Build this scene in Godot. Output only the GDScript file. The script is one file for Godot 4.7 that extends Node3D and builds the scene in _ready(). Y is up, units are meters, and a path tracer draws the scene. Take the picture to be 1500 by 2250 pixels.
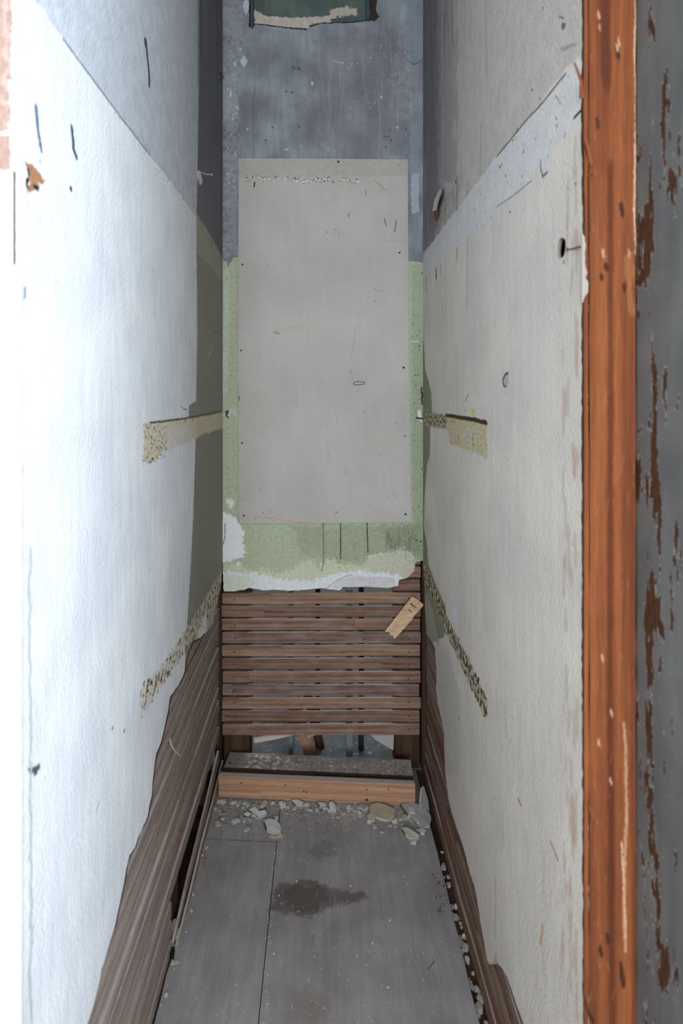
extends Node3D

# ---------------------------------------------------------------- measures
const EY := 1.336          # eye height above the closet floor
const F := 1300.0          # focal length in pixels of the 1500 x 2250 frame
const VX := 708.0          # vanishing point of the closet's long edges
const VY := 860.0
const D := 2.08            # depth of the back plaster
const K := D / F
const XL := -0.350         # inner plaster planes of the side walls
const XR := 0.3536
const PT := 0.012          # plaster thickness
const LP := 0.0464         # lath pitch
const LB := 0.120          # underside of the lowest lath
const CEIL := 2.95

var rng := RandomNumberGenerator.new()
var jit := FastNoiseLite.new()
var mats := {}

# ---------------------------------------------------------------- measuring helpers
func fb(px: float, py: float) -> Vector2:
	return Vector2((px - VX) * K, EY - (py - VY) * K)

func fl(px: float, py: float) -> Vector2:
	var d := F * absf(XL) / (VX - px)
	return Vector2(d, EY - (py - VY) * d / F)

func fr(px: float, py: float) -> Vector2:
	var d := F * XR / (px - VX)
	return Vector2(d, EY - (py - VY) * d / F)

func ff(px: float, py: float, h := 0.0) -> Vector2:   # floor: x, depth
	var d := F * (EY - h) / (py - VY)
	return Vector2((px - VX) * d / F, d)

func list(f: Callable, a: Array) -> PackedVector2Array:
	var o := PackedVector2Array()
	for i in range(0, a.size(), 2):
		o.append(f.call(float(a[i]), float(a[i + 1])))
	return o

func on_back(a: float, b: float, o: float) -> Vector3:
	return Vector3(a, b, -D + o)

func on_left(a: float, b: float, o: float) -> Vector3:
	return Vector3(XL + o, b, -a)

func on_right(a: float, b: float, o: float) -> Vector3:
	return Vector3(XR - o, b, -a)

func on_floor(a: float, b: float, o: float) -> Vector3:
	return Vector3(a, o, -b)

func ragged(line: PackedVector2Array, step: float, amp: float, sd: int) -> PackedVector2Array:
	var o := PackedVector2Array()
	var r := RandomNumberGenerator.new()
	r.seed = sd
	for i in line.size() - 1:
		var p := line[i]
		var q := line[i + 1]
		var n := maxi(1, int(p.distance_to(q) / step))
		var across := (q - p).normalized().orthogonal()
		for k in n:
			var v := p.lerp(q, float(k) / n)
			if i + k > 0:
				v += across * r.randf_range(-amp, amp)
			o.append(v)
	o.append(line[line.size() - 1])
	return o

# ---------------------------------------------------------------- mesh helpers
func tri(st: SurfaceTool, a: Vector3, b: Vector3, c: Vector3, n: Vector3, ua := Vector2.ZERO, ub := Vector2.ZERO, uc := Vector2.ZERO) -> void:
	if (c - a).cross(b - a).dot(n) < 0.0:
		var t := b
		b = c
		c = t
		var u := ub
		ub = uc
		uc = u
	for e in [[a, ua], [b, ub], [c, uc]]:
		st.set_normal(n)
		st.set_uv(e[1])
		st.add_vertex(e[0])

func quad(st: SurfaceTool, a: Vector3, b: Vector3, c: Vector3, d: Vector3, n: Vector3, ua := Vector2.ZERO, ub := Vector2.ZERO, uc := Vector2.ZERO, ud := Vector2.ZERO) -> void:
	tri(st, a, b, c, n, ua, ub, uc)
	tri(st, a, c, d, n, ua, uc, ud)

func begin() -> SurfaceTool:
	var st := SurfaceTool.new()
	st.begin(Mesh.PRIMITIVE_TRIANGLES)
	return st

# a flat sheet with real thickness and a ragged rim: face on surface 0, rim and reverse on surface 1
func sheet(polys: Array, at: Callable, lo: float, hi: float, box: Rect2) -> ArrayMesh:
	var face := begin()
	var rim := begin()
	var n: Vector3 = (at.call(0.0, 0.0, 1.0) - at.call(0.0, 0.0, 0.0)).normalized()
	for poly: PackedVector2Array in polys:
		if Geometry2D.is_polygon_clockwise(poly):
			poly.reverse()
		var t := Geometry2D.triangulate_polygon(poly)
		for i in range(0, t.size(), 3):
			var p := [poly[t[i]], poly[t[i + 1]], poly[t[i + 2]]]
			var u := []
			for v: Vector2 in p:
				u.append(Vector2((v.x - box.position.x) / box.size.x, 1.0 - (v.y - box.position.y) / box.size.y))
			tri(face, at.call(p[0].x, p[0].y, hi), at.call(p[1].x, p[1].y, hi), at.call(p[2].x, p[2].y, hi), n, u[0], u[1], u[2])
			tri(rim, at.call(p[0].x, p[0].y, lo), at.call(p[1].x, p[1].y, lo), at.call(p[2].x, p[2].y, lo), -n)
		var m := poly.size()
		for i in m:
			var p := poly[i]
			var q := poly[(i + 1) % m]
			var a: Vector3 = at.call(p.x, p.y, hi)
			var b: Vector3 = at.call(q.x, q.y, hi)
			var c: Vector3 = at.call(q.x, q.y, lo)
			var d: Vector3 = at.call(p.x, p.y, lo)
			var out := (b - a).cross(n).normalized()
			var inside: Vector2 = (p + q) / 2 + (q - p).orthogonal().normalized() * 0.0005
			var probe: Vector3 = at.call(inside.x, inside.y, hi) - (a + b) / 2
			if Geometry2D.is_point_in_polygon(inside, poly) == (probe.dot(out) > 0.0):
				out = -out
			var l := p.distance_to(q) * 8.0
			quad(rim, a, b, c, d, out, Vector2(p.x + p.y, 0) * 8.0, Vector2(p.x + p.y + l, 0), Vector2(p.x + p.y + l, 0.1), Vector2(p.x + p.y, 0.1))
	var am := face.commit()
	return rim.commit(am)

# a board along local x with worn edges: surface 0 the faces, surface 1 its top edge
func plank(l: float, h: float, t: float, sd: int, wob := 0.0012, cham := 0.0015, tile := 0.8, u0 := -1.0) -> ArrayMesh:
	var r := RandomNumberGenerator.new()
	r.seed = sd
	var n := clampi(int(l / 0.16), 2, 9)
	var body := begin()
	var top := begin()
	var uu := r.randf() if u0 < 0.0 else u0
	var rows := []
	for i in n + 1:
		var x := -l / 2 + l * i / n
		if i > 0 and i < n:
			x += r.randf_range(-0.2, 0.2) * l / n
		var dy := r.randf_range(-wob, wob)
		var dz := r.randf_range(-wob, wob) * 0.7
		var y0 := -h / 2 + dy + r.randf_range(-wob, wob) * 0.4
		var y1 := h / 2 + dy + r.randf_range(-wob, wob) * 0.4
		var z0 := -t / 2 + dz
		var z1 := t / 2 + dz
		rows.append([Vector3(x, y0, z0), Vector3(x, y0, z1 - cham), Vector3(x, y0 + cham, z1), Vector3(x, y1 - cham, z1), Vector3(x, y1, z1 - cham), Vector3(x, y1, z0)])
	var vs := [0.0, 0.1, 0.14, 0.86, 0.9, 1.0]
	for i in n:
		for k in 6:
			var a: Vector3 = rows[i][k]
			var b: Vector3 = rows[i + 1][k]
			var c: Vector3 = rows[i + 1][(k + 1) % 6]
			var d: Vector3 = rows[i][(k + 1) % 6]
			var mid := (rows[i][0] + rows[i][5] + rows[i + 1][0] + rows[i + 1][5]) / 4 as Vector3
			mid.z += t / 2
			var nn := (b - a).cross(d - a).normalized()
			if nn.dot((a + c) / 2 - mid) < 0:
				nn = -nn
			var v0: float = vs[k]
			var v1: float = vs[(k + 1) % 6] if k < 5 else 1.0
			if k == 5:
				v0 = 0.0
			quad(top if k == 4 else body, a, b, c, d, nn, Vector2(a.x / tile + uu, v0), Vector2(b.x / tile + uu, v0), Vector2(c.x / tile + uu, v1), Vector2(d.x / tile + uu, v1))
	for e in [0, n]:
		var s := -1.0 if e == 0 else 1.0
		for k in range(1, 5):
			tri(body, rows[e][0], rows[e][k], rows[e][k + 1], Vector3(s, 0, 0), Vector2(uu, 0.2), Vector2(uu + 0.02, 0.5), Vector2(uu + 0.01, 0.8))
	return top.commit(body.commit())

func bx(st: SurfaceTool, c: Vector3, s: Vector3, tile := 1.0) -> void:
	var h := s / 2
	for ax in 3:
		for sg in [-1.0, 1.0]:
			var n := Vector3.ZERO
			n[ax] = sg
			var u := Vector3.ZERO
			var v := Vector3.ZERO
			u[(ax + 1) % 3] = h[(ax + 1) % 3]
			v[(ax + 2) % 3] = h[(ax + 2) % 3]
			var o := c + n * h[ax]
			var p := [o - u - v, o + u - v, o + u + v, o - u + v]
			var t := []
			for q: Vector3 in p:
				t.append(Vector2(q.x + q.z, -q.y) / tile if ax != 1 else Vector2(q.x, q.z) / tile)
			quad(st, p[0], p[1], p[2], p[3], n, t[0], t[1], t[2], t[3])

# a round bar through points
func tube(st: SurfaceTool, pts: Array, r0: float, r1: float, sides := 7) -> void:
	var rings := []
	for i in pts.size():
		var p: Vector3 = pts[i]
		var dir: Vector3 = (pts[mini(i + 1, pts.size() - 1)] - pts[maxi(i - 1, 0)]).normalized()
		var u := dir.cross(Vector3.UP if absf(dir.y) < 0.9 else Vector3.RIGHT).normalized()
		var v := dir.cross(u)
		var r := lerpf(r0, r1, float(i) / (pts.size() - 1))
		var ring := []
		for k in sides:
			var a := TAU * k / sides
			ring.append(p + (u * cos(a) + v * sin(a)) * r)
		rings.append(ring)
	for i in pts.size() - 1:
		for k in sides:
			var a: Vector3 = rings[i][k]
			var b: Vector3 = rings[i + 1][k]
			var c: Vector3 = rings[i + 1][(k + 1) % sides]
			var d: Vector3 = rings[i][(k + 1) % sides]
			quad(st, a, b, c, d, ((a + b + c + d) / 4 - (pts[i] + pts[i + 1]) / 2).normalized())
	for e in [0, pts.size() - 1]:
		var out: Vector3 = (pts[e] - pts[1 if e == 0 else e - 1]).normalized()
		for k in range(1, sides - 1):
			tri(st, rings[e][0], rings[e][k], rings[e][k + 1], out)

# a broken lump: a flat painted face over rough sides
func chunk(outline: PackedVector2Array, h: float, sd: int) -> ArrayMesh:
	var r := RandomNumberGenerator.new()
	r.seed = sd
	var top := begin()
	var side := begin()
	var c := Vector2.ZERO
	for p in outline:
		c += p / outline.size()
	var hi := []
	var lo := []
	var tilt := Vector2(r.randf_range(-0.12, 0.12), r.randf_range(-0.12, 0.12))
	for p in outline:
		var q := p - c
		hi.append(Vector3(p.x, h * r.randf_range(0.85, 1.1) + q.dot(tilt), -p.y))
		var w := c + q * r.randf_range(0.9, 1.12)
		lo.append(Vector3(w.x, 0.0, -w.y))
	var mid := Vector3(c.x, h * 1.02, -c.y)
	var m := outline.size()
	for i in m:
		var a: Vector3 = hi[i]
		var b: Vector3 = hi[(i + 1) % m]
		a.y = maxf(a.y, 0.001)
		b.y = maxf(b.y, 0.001)
		var n := (b - a).cross(mid - a).normalized()
		if n.y < 0:
			n = -n
		tri(top, a, b, mid, n)
		var d: Vector3 = lo[i]
		var e: Vector3 = lo[(i + 1) % m]
		var o := (a + b + d + e) / 4 - mid
		o.y = 0.0
		quad(side, a, b, e, d, o.normalized())
	return side.commit(top.commit())

func blob(x: float, z: float, r: float, n: int, sd: int) -> PackedVector2Array:
	var g := RandomNumberGenerator.new()
	g.seed = sd
	var o := PackedVector2Array()
	var st := g.randf_range(0.55, 1.0)
	var turn := g.randf() * TAU
	for i in n:
		var a := TAU * (i + g.randf_range(-0.3, 0.3)) / n
		o.append(Vector2(x, z) + (Vector2(cos(a), sin(a) * st) * r * g.randf_range(0.7, 1.2)).rotated(turn))
	return o

# ---------------------------------------------------------------- object helpers
func put(called: String, mesh: Mesh, m: Array, parent: Node = null, kind := "") -> MeshInstance3D:
	var o := MeshInstance3D.new()
	o.name = numbered(called, parent if parent else self)
	o.mesh = mesh
	for i in mesh.get_surface_count():
		o.set_surface_override_material(i, m[mini(i, m.size() - 1)])
	if kind:
		o.set_meta("kind", kind)
	(parent if parent else self).add_child(o, true)
	return o

func numbered(called: String, parent: Node) -> String:
	if not parent.has_node(NodePath(called)):
		return called
	var i := 1
	while parent.has_node(NodePath("%s_%03d" % [called, i])):
		i += 1
	return "%s_%03d" % [called, i]

func tag(o: Node, label: String, category: String, group := "", kind := "") -> Node:
	o.set_meta("label", label)
	o.set_meta("category", category)
	if group:
		o.set_meta("group", group)
	if kind:
		o.set_meta("kind", kind)
	return o

func base(called: String, at: Vector3, turn := 0.0) -> Node3D:
	var o := Node3D.new()
	o.name = numbered(called, self)
	o.position = at
	o.rotation.y = turn
	add_child(o, true)
	return o

func box_part(called: String, c: Vector3, s: Vector3, m: Material, parent: Node = null, kind := "") -> MeshInstance3D:
	var st := begin()
	bx(st, c, s)
	return put(called, st.commit(), [m], parent, kind)

# ---------------------------------------------------------------- textures
class Tex:
	var w: int
	var h: int
	var box: Rect2
	var img: Image
	var r := RandomNumberGenerator.new()
	var ns := FastNoiseLite.new()

	func _init(b: Rect2, per_metre: float, sd: int) -> void:
		box = b
		w = int(b.size.x * per_metre)
		h = int(b.size.y * per_metre)
		img = Image.create(w, h, false, Image.FORMAT_RGB8)
		r.seed = sd
		ns.seed = sd
		ns.frequency = 40.0

	func field(freq: float, sd: int, sx := 1.0, sy := 1.0) -> PackedByteArray:
		var n := FastNoiseLite.new()
		n.seed = sd
		n.frequency = freq
		n.fractal_octaves = 4
		var im := n.get_image(maxi(8, int(w / sx)), maxi(8, int(h / sy)), false, false, true)
		im.resize(w, h, Image.INTERPOLATE_CUBIC)
		im.convert(Image.FORMAT_L8)
		return im.get_data()

	# two tones mixed by broad patches, with streaks and a fine tooth
	func ground(c1: Color, c2: Color, streak: float, tooth: float, sd: int, patch := 0.008, upright := 10.0) -> void:
		var a := field(patch, sd)
		var b := field(0.05, sd + 1, 1.0, upright)
		var c := field(0.35, sd + 2)
		var o := PackedByteArray()
		o.resize(w * h * 3)
		for i in w * h:
			var t := clampf((a[i] / 255.0 - 0.5) * 1.7 + 0.5, 0.0, 1.0)
			var k := 255.0 * (1.0 + (b[i] / 255.0 - 0.5) * streak + (c[i] / 255.0 - 0.5) * tooth)
			o[i * 3] = int(clampf(lerpf(c1.r, c2.r, t) * k, 0.0, 250.0))
			o[i * 3 + 1] = int(clampf(lerpf(c1.g, c2.g, t) * k, 0.0, 250.0))
			o[i * 3 + 2] = int(clampf(lerpf(c1.b, c2.b, t) * k, 0.0, 250.0))
		img = Image.create_from_data(w, h, false, Image.FORMAT_RGB8, o)

	func pix(p: Vector2) -> Vector2:
		return Vector2((p.x - box.position.x) / box.size.x * w, (1.0 - (p.y - box.position.y) / box.size.y) * h)

	# a patch with an uneven outline; it keeps the grain beneath when it multiplies
	func poly(pts: PackedVector2Array, c: Color, alpha := 1.0, rough := 0.004, holes := 0.0, freq := 40.0, grain := 0.08, soft := 0.0) -> void:
		var q := PackedVector2Array()
		var lo := Vector2(1e9, 1e9)
		var hi := -lo
		for p in pts:
			var v := pix(p)
			q.append(v)
			lo = lo.min(v)
			hi = hi.max(v)
		var k := w / box.size.x
		var j := rough * k
		ns.frequency = freq / k
		ns.seed += 7
		var sf := soft * k
		for y in range(maxi(0, int(lo.y - j - sf)), mini(h, int(hi.y + j + sf) + 1)):
			for x in range(maxi(0, int(lo.x - j - sf)), mini(w, int(hi.x + j + sf) + 1)):
				var n1 := ns.get_noise_2d(x, y)
				var n2 := ns.get_noise_2d(x + 3000, y)
				var v := Vector2(x + n1 * j * 2.0, y + n2 * j * 2.0)
				var al := alpha
				if sf > 0.0:
					v += Vector2(r.randf_range(-sf, sf), r.randf_range(-sf, sf))
				if Geometry2D.is_point_in_polygon(v, q):
					if holes > 0.0 and ns.get_noise_2d(x * 1.3 + 500, y * 1.3) * 0.5 + 0.5 < holes:
						continue
					var g := 1.0 + (r.randf() - 0.5) * grain + n1 * grain
					var d := Color(c.r * g, c.g * g, c.b * g)
					img.set_pixel(x, y, img.get_pixel(x, y).lerp(d, al))

	func line(pts: PackedVector2Array, width: float, c: Color, alpha := 1.0, wob := 0.0) -> void:
		var k := w / box.size.x
		for i in pts.size() - 1:
			var p := pix(pts[i])
			var q := pix(pts[i + 1])
			var n := maxi(2, int(p.distance_to(q) * 1.5))
			for s in n + 1:
				var t := float(s) / n
				var v := p.lerp(q, t)
				v.x += ns.get_noise_1d(v.y * 0.6 + i * 50) * wob * k
				v.y += ns.get_noise_1d(v.x * 0.6 + 900) * wob * k * 0.5
				var rad := width * k * 0.5 * (0.6 + 0.8 * r.randf())
				dot_px(v, rad, c, alpha)

	func dot_px(v: Vector2, rad: float, c: Color, alpha: float) -> void:
		var m := int(ceil(rad))
		for y in range(int(v.y) - m, int(v.y) + m + 1):
			for x in range(int(v.x) - m, int(v.x) + m + 1):
				if x >= 0 and y >= 0 and x < w and y < h:
					var f := clampf(rad + 0.5 - Vector2(x + 0.5 - v.x, y + 0.5 - v.y).length(), 0.0, 1.0) * alpha
					if f > 0.0:
						img.set_pixel(x, y, img.get_pixel(x, y).lerp(c, f))

	func dots(pts: PackedVector2Array, n: int, r0: float, r1: float, c: Color, alpha := 0.9) -> void:
		var lo := Vector2(1e9, 1e9)
		var hi := -lo
		for p in pts:
			lo = lo.min(p)
			hi = hi.max(p)
		var k := w / box.size.x
		for i in n:
			var p := Vector2(r.randf_range(lo.x, hi.x), r.randf_range(lo.y, hi.y))
			if Geometry2D.is_point_in_polygon(p, pts):
				var v := pix(p)
				var rad := lerpf(r0, r1, pow(r.randf(), 3.0)) * k
				for s in 3:
					dot_px(v + Vector2(r.randf_range(-1, 1), r.randf_range(-1, 1)) * rad, rad * r.randf_range(0.5, 1.0), c, alpha)

	func spot(p: Vector2, rad: float, c: Color, alpha := 1.0) -> void:
		dot_px(pix(p), rad * w / box.size.x, c, alpha)

	func done() -> ImageTexture:
		return ImageTexture.create_from_image(img)

func rgb(r: int, g: int, b: int) -> Color:
	return Color(r / 255.0, g / 255.0, b / 255.0)

func rect(a0: float, b0: float, a1: float, b1: float) -> PackedVector2Array:
	return PackedVector2Array([Vector2(a0, b0), Vector2(a1, b0), Vector2(a1, b1), Vector2(a0, b1)])

func flat(c: Color, rough := 0.85) -> StandardMaterial3D:
	var m := StandardMaterial3D.new()
	m.albedo_color = c
	m.roughness = rough
	m.metallic_specular = 0.3
	return m

func textured(t: Texture2D, rough := 0.85) -> StandardMaterial3D:
	var m := flat(Color.WHITE, rough)
	m.albedo_texture = t
	return m

func tooth(m: StandardMaterial3D, bump: Texture2D, cm: float, scale: float) -> StandardMaterial3D:
	# fine relief, laid from the three axes so that it needs no coordinates: kept on its own materials
	m.heightmap_enabled = true
	m.heightmap_texture = bump
	m.heightmap_scale = cm
	return m

func noise_tex(freq: float, sd: int, octaves := 4, size := 512) -> NoiseTexture2D:
	var n := FastNoiseLite.new()
	n.seed = sd
	n.frequency = freq
	n.fractal_octaves = octaves
	var t := NoiseTexture2D.new()
	t.width = size
	t.height = size
	t.seamless = true
	t.noise = n
	return t

# wood grain running along u
func wood(w: int, h: int, c1: Color, c2: Color, dust: Color, dusty: float, sd: int, fine := 1.0) -> Image:
	var n := FastNoiseLite.new()
	n.seed = sd
	n.frequency = 0.045 * fine
	n.fractal_octaves = 4
	var a := n.get_image(maxi(8, w / 24), h, false, false, true)
	a.resize(w, h, Image.INTERPOLATE_CUBIC)
	n.seed = sd + 1
	n.frequency = 0.3
	var b := n.get_image(maxi(8, w / 10), h, false, false, true)
	b.resize(w, h, Image.INTERPOLATE_CUBIC)
	n.seed = sd + 2
	n.frequency = 0.012
	var c := n.get_image(w, h, false, false, true)
	n.seed = sd + 3
	n.frequency = 0.2
	var e := n.get_image(w, h, false, false, true)
	var da := a.get_data()
	var db := b.get_data()
	var dc := c.get_data()
	var de := e.get_data()
	var o := PackedByteArray()
	o.resize(w * h * 3)
	for i in w * h:
		var t := clampf((da[i] / 255.0 - 0.5) * 1.6 + 0.5, 0.0, 1.0)
		var k := 1.0 + (db[i] / 255.0 - 0.5) * 0.22
		var d := clampf((dc[i] / 255.0 - 0.62 + dusty * 0.4) * 2.0, 0.0, 1.0) * clampf(0.5 + (de[i] / 255.0 - 0.5) * 1.2, 0.0, 1.0) * minf(0.7, dusty)
		o[i * 3] = int(clampf(lerpf(lerpf(c1.r, c2.r, t) * k, dust.r, d), 0.0, 1.0) * 255)
		o[i * 3 + 1] = int(clampf(lerpf(lerpf(c1.g, c2.g, t) * k, dust.g, d), 0.0, 1.0) * 255)
		o[i * 3 + 2] = int(clampf(lerpf(lerpf(c1.b, c2.b, t) * k, dust.b, d), 0.0, 1.0) * 255)
	return Image.create_from_data(w, h, false, Image.FORMAT_RGB8, o)

# ================================================================ the scene
func _ready() -> void:
	rng.seed = 4
	jit.seed = 9
	camera_and_light()
	make_materials()
	build_room()
	build_back_wall()
	build_left_wall()
	build_right_wall()
	build_floor()
	build_door_frame()
	build_back_room()
	build_things()
	build_debris()

func camera_and_light() -> void:
	var cam := Camera3D.new()
	cam.name = "camera"
	var at := CameraAttributesPhysical.new()
	at.frustum_focal_length = 20.8
	at.frustum_near = 0.05
	at.frustum_far = 60.0
	at.frustum_focus_distance = 1.95
	at.exposure_aperture = 4.0
	at.exposure_multiplier = 1.0
	cam.attributes = at
	cam.projection = Camera3D.PROJECTION_FRUSTUM
	cam.keep_aspect = Camera3D.KEEP_HEIGHT
	cam.near = 0.05
	cam.far = 60.0
	cam.size = 0.05 * 2250.0 / F
	cam.frustum_offset = Vector2((750.0 - VX) / F, -(1125.0 - VY) / F) * 0.05
	cam.position = Vector3(0, EY, 0)
	add_child(cam)
	cam.current = true

	var sky := ProceduralSkyMaterial.new()
	sky.sky_top_color = rgb(196, 214, 236)
	sky.sky_horizon_color = rgb(226, 232, 238)
	sky.ground_horizon_color = rgb(150, 150, 148)
	sky.ground_bottom_color = rgb(120, 120, 118)
	var env := Environment.new()
	env.background_mode = Environment.BG_SKY
	env.sky = Sky.new()
	env.sky.sky_material = sky
	env.background_energy_multiplier = 1.0
	env.tonemap_mode = Environment.TONE_MAPPER_LINEAR
	env.tonemap_exposure = 1.0
	env.sdfgi_enabled = true
	env.ssao_enabled = true
	env.ssil_enabled = true
	var we := WorldEnvironment.new()
	we.name = "sky"
	we.environment = env
	add_child(we)

	# daylight through the window of the room in front, to the right of the doorway
	daylight("window_daylight", Vector3(1.575, 1.72, 0.25), Vector3(0, PI / 2, 0), Vector2(1.3, 1.1), Color(0.90, 0.955, 1.0), 7.6)
	# daylight through the window behind the camera
	daylight("rear_window_daylight", Vector3(-0.1, 1.6, 2.575), Vector3(0, 0, 0), Vector2(1.3, 1.3), Color(0.975, 0.985, 1.0), 9.6)
	# daylight in the space behind the lath
	daylight("far_window_daylight", Vector3(0.2, 1.5, -3.355), Vector3(0, PI, 0), Vector2(0.9, 0.9), Color(0.98, 0.985, 1.0), 1.5)

func daylight(called: String, at: Vector3, turn: Vector3, size: Vector2, c: Color, energy: float) -> void:
	var l := AreaLight3D.new()
	l.name = called
	l.area_size = size
	l.light_color = c
	l.light_energy = energy
	l.area_range = 12.0
	l.shadow_enabled = true
	l.position = at
	l.rotation = turn
	add_child(l)

func make_materials() -> void:
	var dust := rgb(176, 168, 162)
	for i in 4:
		var c1: Color = [rgb(146, 118, 102), rgb(134, 106, 92), rgb(152, 124, 106), rgb(140, 116, 106)][i]
		var c2: Color = [rgb(112, 86, 72), rgb(102, 78, 66), rgb(118, 92, 76), rgb(106, 86, 78)][i]
		mats["lath_%d" % i] = textured(ImageTexture.create_from_image(wood(512, 64, c1, c2, dust, [0.5, 0.35, 0.45, 0.6][i], 20 + i * 5)))
		mats["grey_lath_%d" % i] = textured(ImageTexture.create_from_image(wood(512, 64, c1.lerp(rgb(172, 164, 160), 0.65), c2.lerp(rgb(142, 132, 127), 0.65), dust, [0.5, 0.45, 0.4, 0.55][i], 120 + i * 5)))
	mats.dust = flat(rgb(172, 166, 162), 0.95)
	mats.lath_dust = textured(ImageTexture.create_from_image(wood(512, 32, rgb(196, 190, 186), rgb(156, 144, 136), rgb(206, 204, 202), 0.5, 77)))
	mats.lath_dull = textured(ImageTexture.create_from_image(wood(512, 32, rgb(142, 122, 108), rgb(104, 84, 70), rgb(180, 172, 166), 0.4, 79)))
	mats.dark_wood = textured(ImageTexture.create_from_image(wood(256, 128, rgb(84, 62, 48), rgb(50, 36, 28), dust, 0.15, 61)))
	mats.pine = textured(ImageTexture.create_from_image(wood(512, 128, rgb(190, 152, 122), rgb(158, 120, 94), rgb(196, 188, 180), 0.34, 63, 0.6)))
	mats.fresh_wood = textured(ImageTexture.create_from_image(wood(256, 64, rgb(212, 180, 150), rgb(192, 158, 128), rgb(214, 196, 176), 0.2, 64, 0.6)))
	mats.scratch_coat = textured(ImageTexture.create_from_image(wood(128, 32, rgb(112, 76, 58), rgb(84, 54, 42), rgb(170, 150, 130), 0.15, 67)))
	mats.brown_coat = flat(rgb(76, 46, 36), 0.95)
	mats.lime = flat(rgb(196, 192, 186), 0.95)
	mats.lime_rim = flat(rgb(168, 160, 150), 0.95)
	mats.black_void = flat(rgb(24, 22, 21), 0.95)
	mats.iron = flat(rgb(92, 84, 80), 0.6)
	mats.rust = flat(rgb(86, 56, 42), 0.8)
	mats.bright_nail = flat(rgb(150, 158, 166), 0.45)
	mats.room = flat(rgb(206, 204, 200), 0.9)
	mats.room_floor = flat(rgb(140, 128, 118), 0.8)
	mats.ceiling = flat(rgb(214, 212, 208), 0.9)
	mats.pale_plaster = flat(rgb(206, 208, 208), 0.95)
	mats.bump_plaster = noise_tex(0.16, 31, 4, 1536)

# ---------------------------------------------------------------- the room in front of the closet
func build_room() -> void:
	var fl_ := box_part("floor", Vector3(-0.1, -0.06, 0.94), Vector3(3.6, 0.1, 3.5), mats.room_floor)
	tag(fl_, "bare floor of the room in front of the closet doorway", "floor", "", "structure")
	var ce := box_part("ceiling", Vector3(-0.1, CEIL + 0.05, -0.4), Vector3(3.7, 0.1, 6.3), mats.ceiling)
	tag(ce, "pale flat ceiling high over the closet", "ceiling", "", "structure")
	# front wall: the wall that the doorway stands in
	var wf := base("wall_front", Vector3.ZERO)
	tag(wf, "pale wall on both sides of the doorway", "wall", "", "structure")
	box_part("wall_panel", Vector3(-1.14, CEIL / 2, -0.76), Vector3(1.46, CEIL, 0.13), mats.room, wf)
	box_part("wall_panel", Vector3(1.08, CEIL / 2, -0.73), Vector3(1.14, CEIL, 0.15), mats.room, wf)
	var wr := base("wall_rear", Vector3.ZERO)
	tag(wr, "pale room wall with a window facing the closet", "wall", "", "structure")
	framed_wall(wr, Vector3(-0.1, 0, 2.63), 3.6, Vector2(-0.1, 1.6), Vector2(1.3, 1.3), false)
	var ws := base("wall_right_room", Vector3.ZERO)
	tag(ws, "pale room wall with a large window right of the doorway", "wall", "", "structure")
	framed_wall(ws, Vector3(1.63, 0, 0.94), 3.4, Vector2(0.25, 1.72), Vector2(1.3, 1.1), true)
	var wl := box_part("wall_left_room", Vector3(-1.87, CEIL / 2, 0.94), Vector3(0.1, CEIL, 3.5), mats.room)
	tag(wl, "pale room wall left of the doorway", "wall", "", "structure")

func framed_wall(parent: Node3D, c: Vector3, length: float, mid: Vector2, size: Vector2, along_z: bool) -> void:
	var c0 := (c.z if along_z else c.x)
	var a0 := c0 - length / 2
	var a1 := c0 + length / 2
	var h0 := mid.x - size.x / 2
	var h1 := mid.x + size.x / 2
	var y0 := mid.y - size.y / 2
	var y1 := mid.y + size.y / 2
	for e in [[a0, h0, 0.0, CEIL], [h1, a1, 0.0, CEIL], [h0, h1, 0.0, y0], [h0, h1, y1, CEIL]]:
		var m: float = (e[0] + e[1]) / 2
		var s: float = e[1] - e[0]
		var y: float = (e[2] + e[3]) / 2
		var t: float = e[3] - e[2]
		box_part("wall_panel", Vector3(c.x, y, m) if along_z else Vector3(m, y, c.z), Vector3(0.1, t, s) if along_z else Vector3(s, t, 0.1), mats.room, parent)

# ---------------------------------------------------------------- back wall
func lath(parent: Node3D, l: float, sd: int, greyed: bool, at: Vector3, turn: float, h := 0.039, wob := 0.0012, top := "lath_dust") -> MeshInstance3D:
	var m: Material = mats[("grey_lath_%d" if greyed else "lath_%d") % (sd % 4)]
	var o := put("lath", plank(l, h, 0.008, sd, wob), [m, mats[top]], parent)
	o.position = at
	o.rotation.y = turn
	return o

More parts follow.
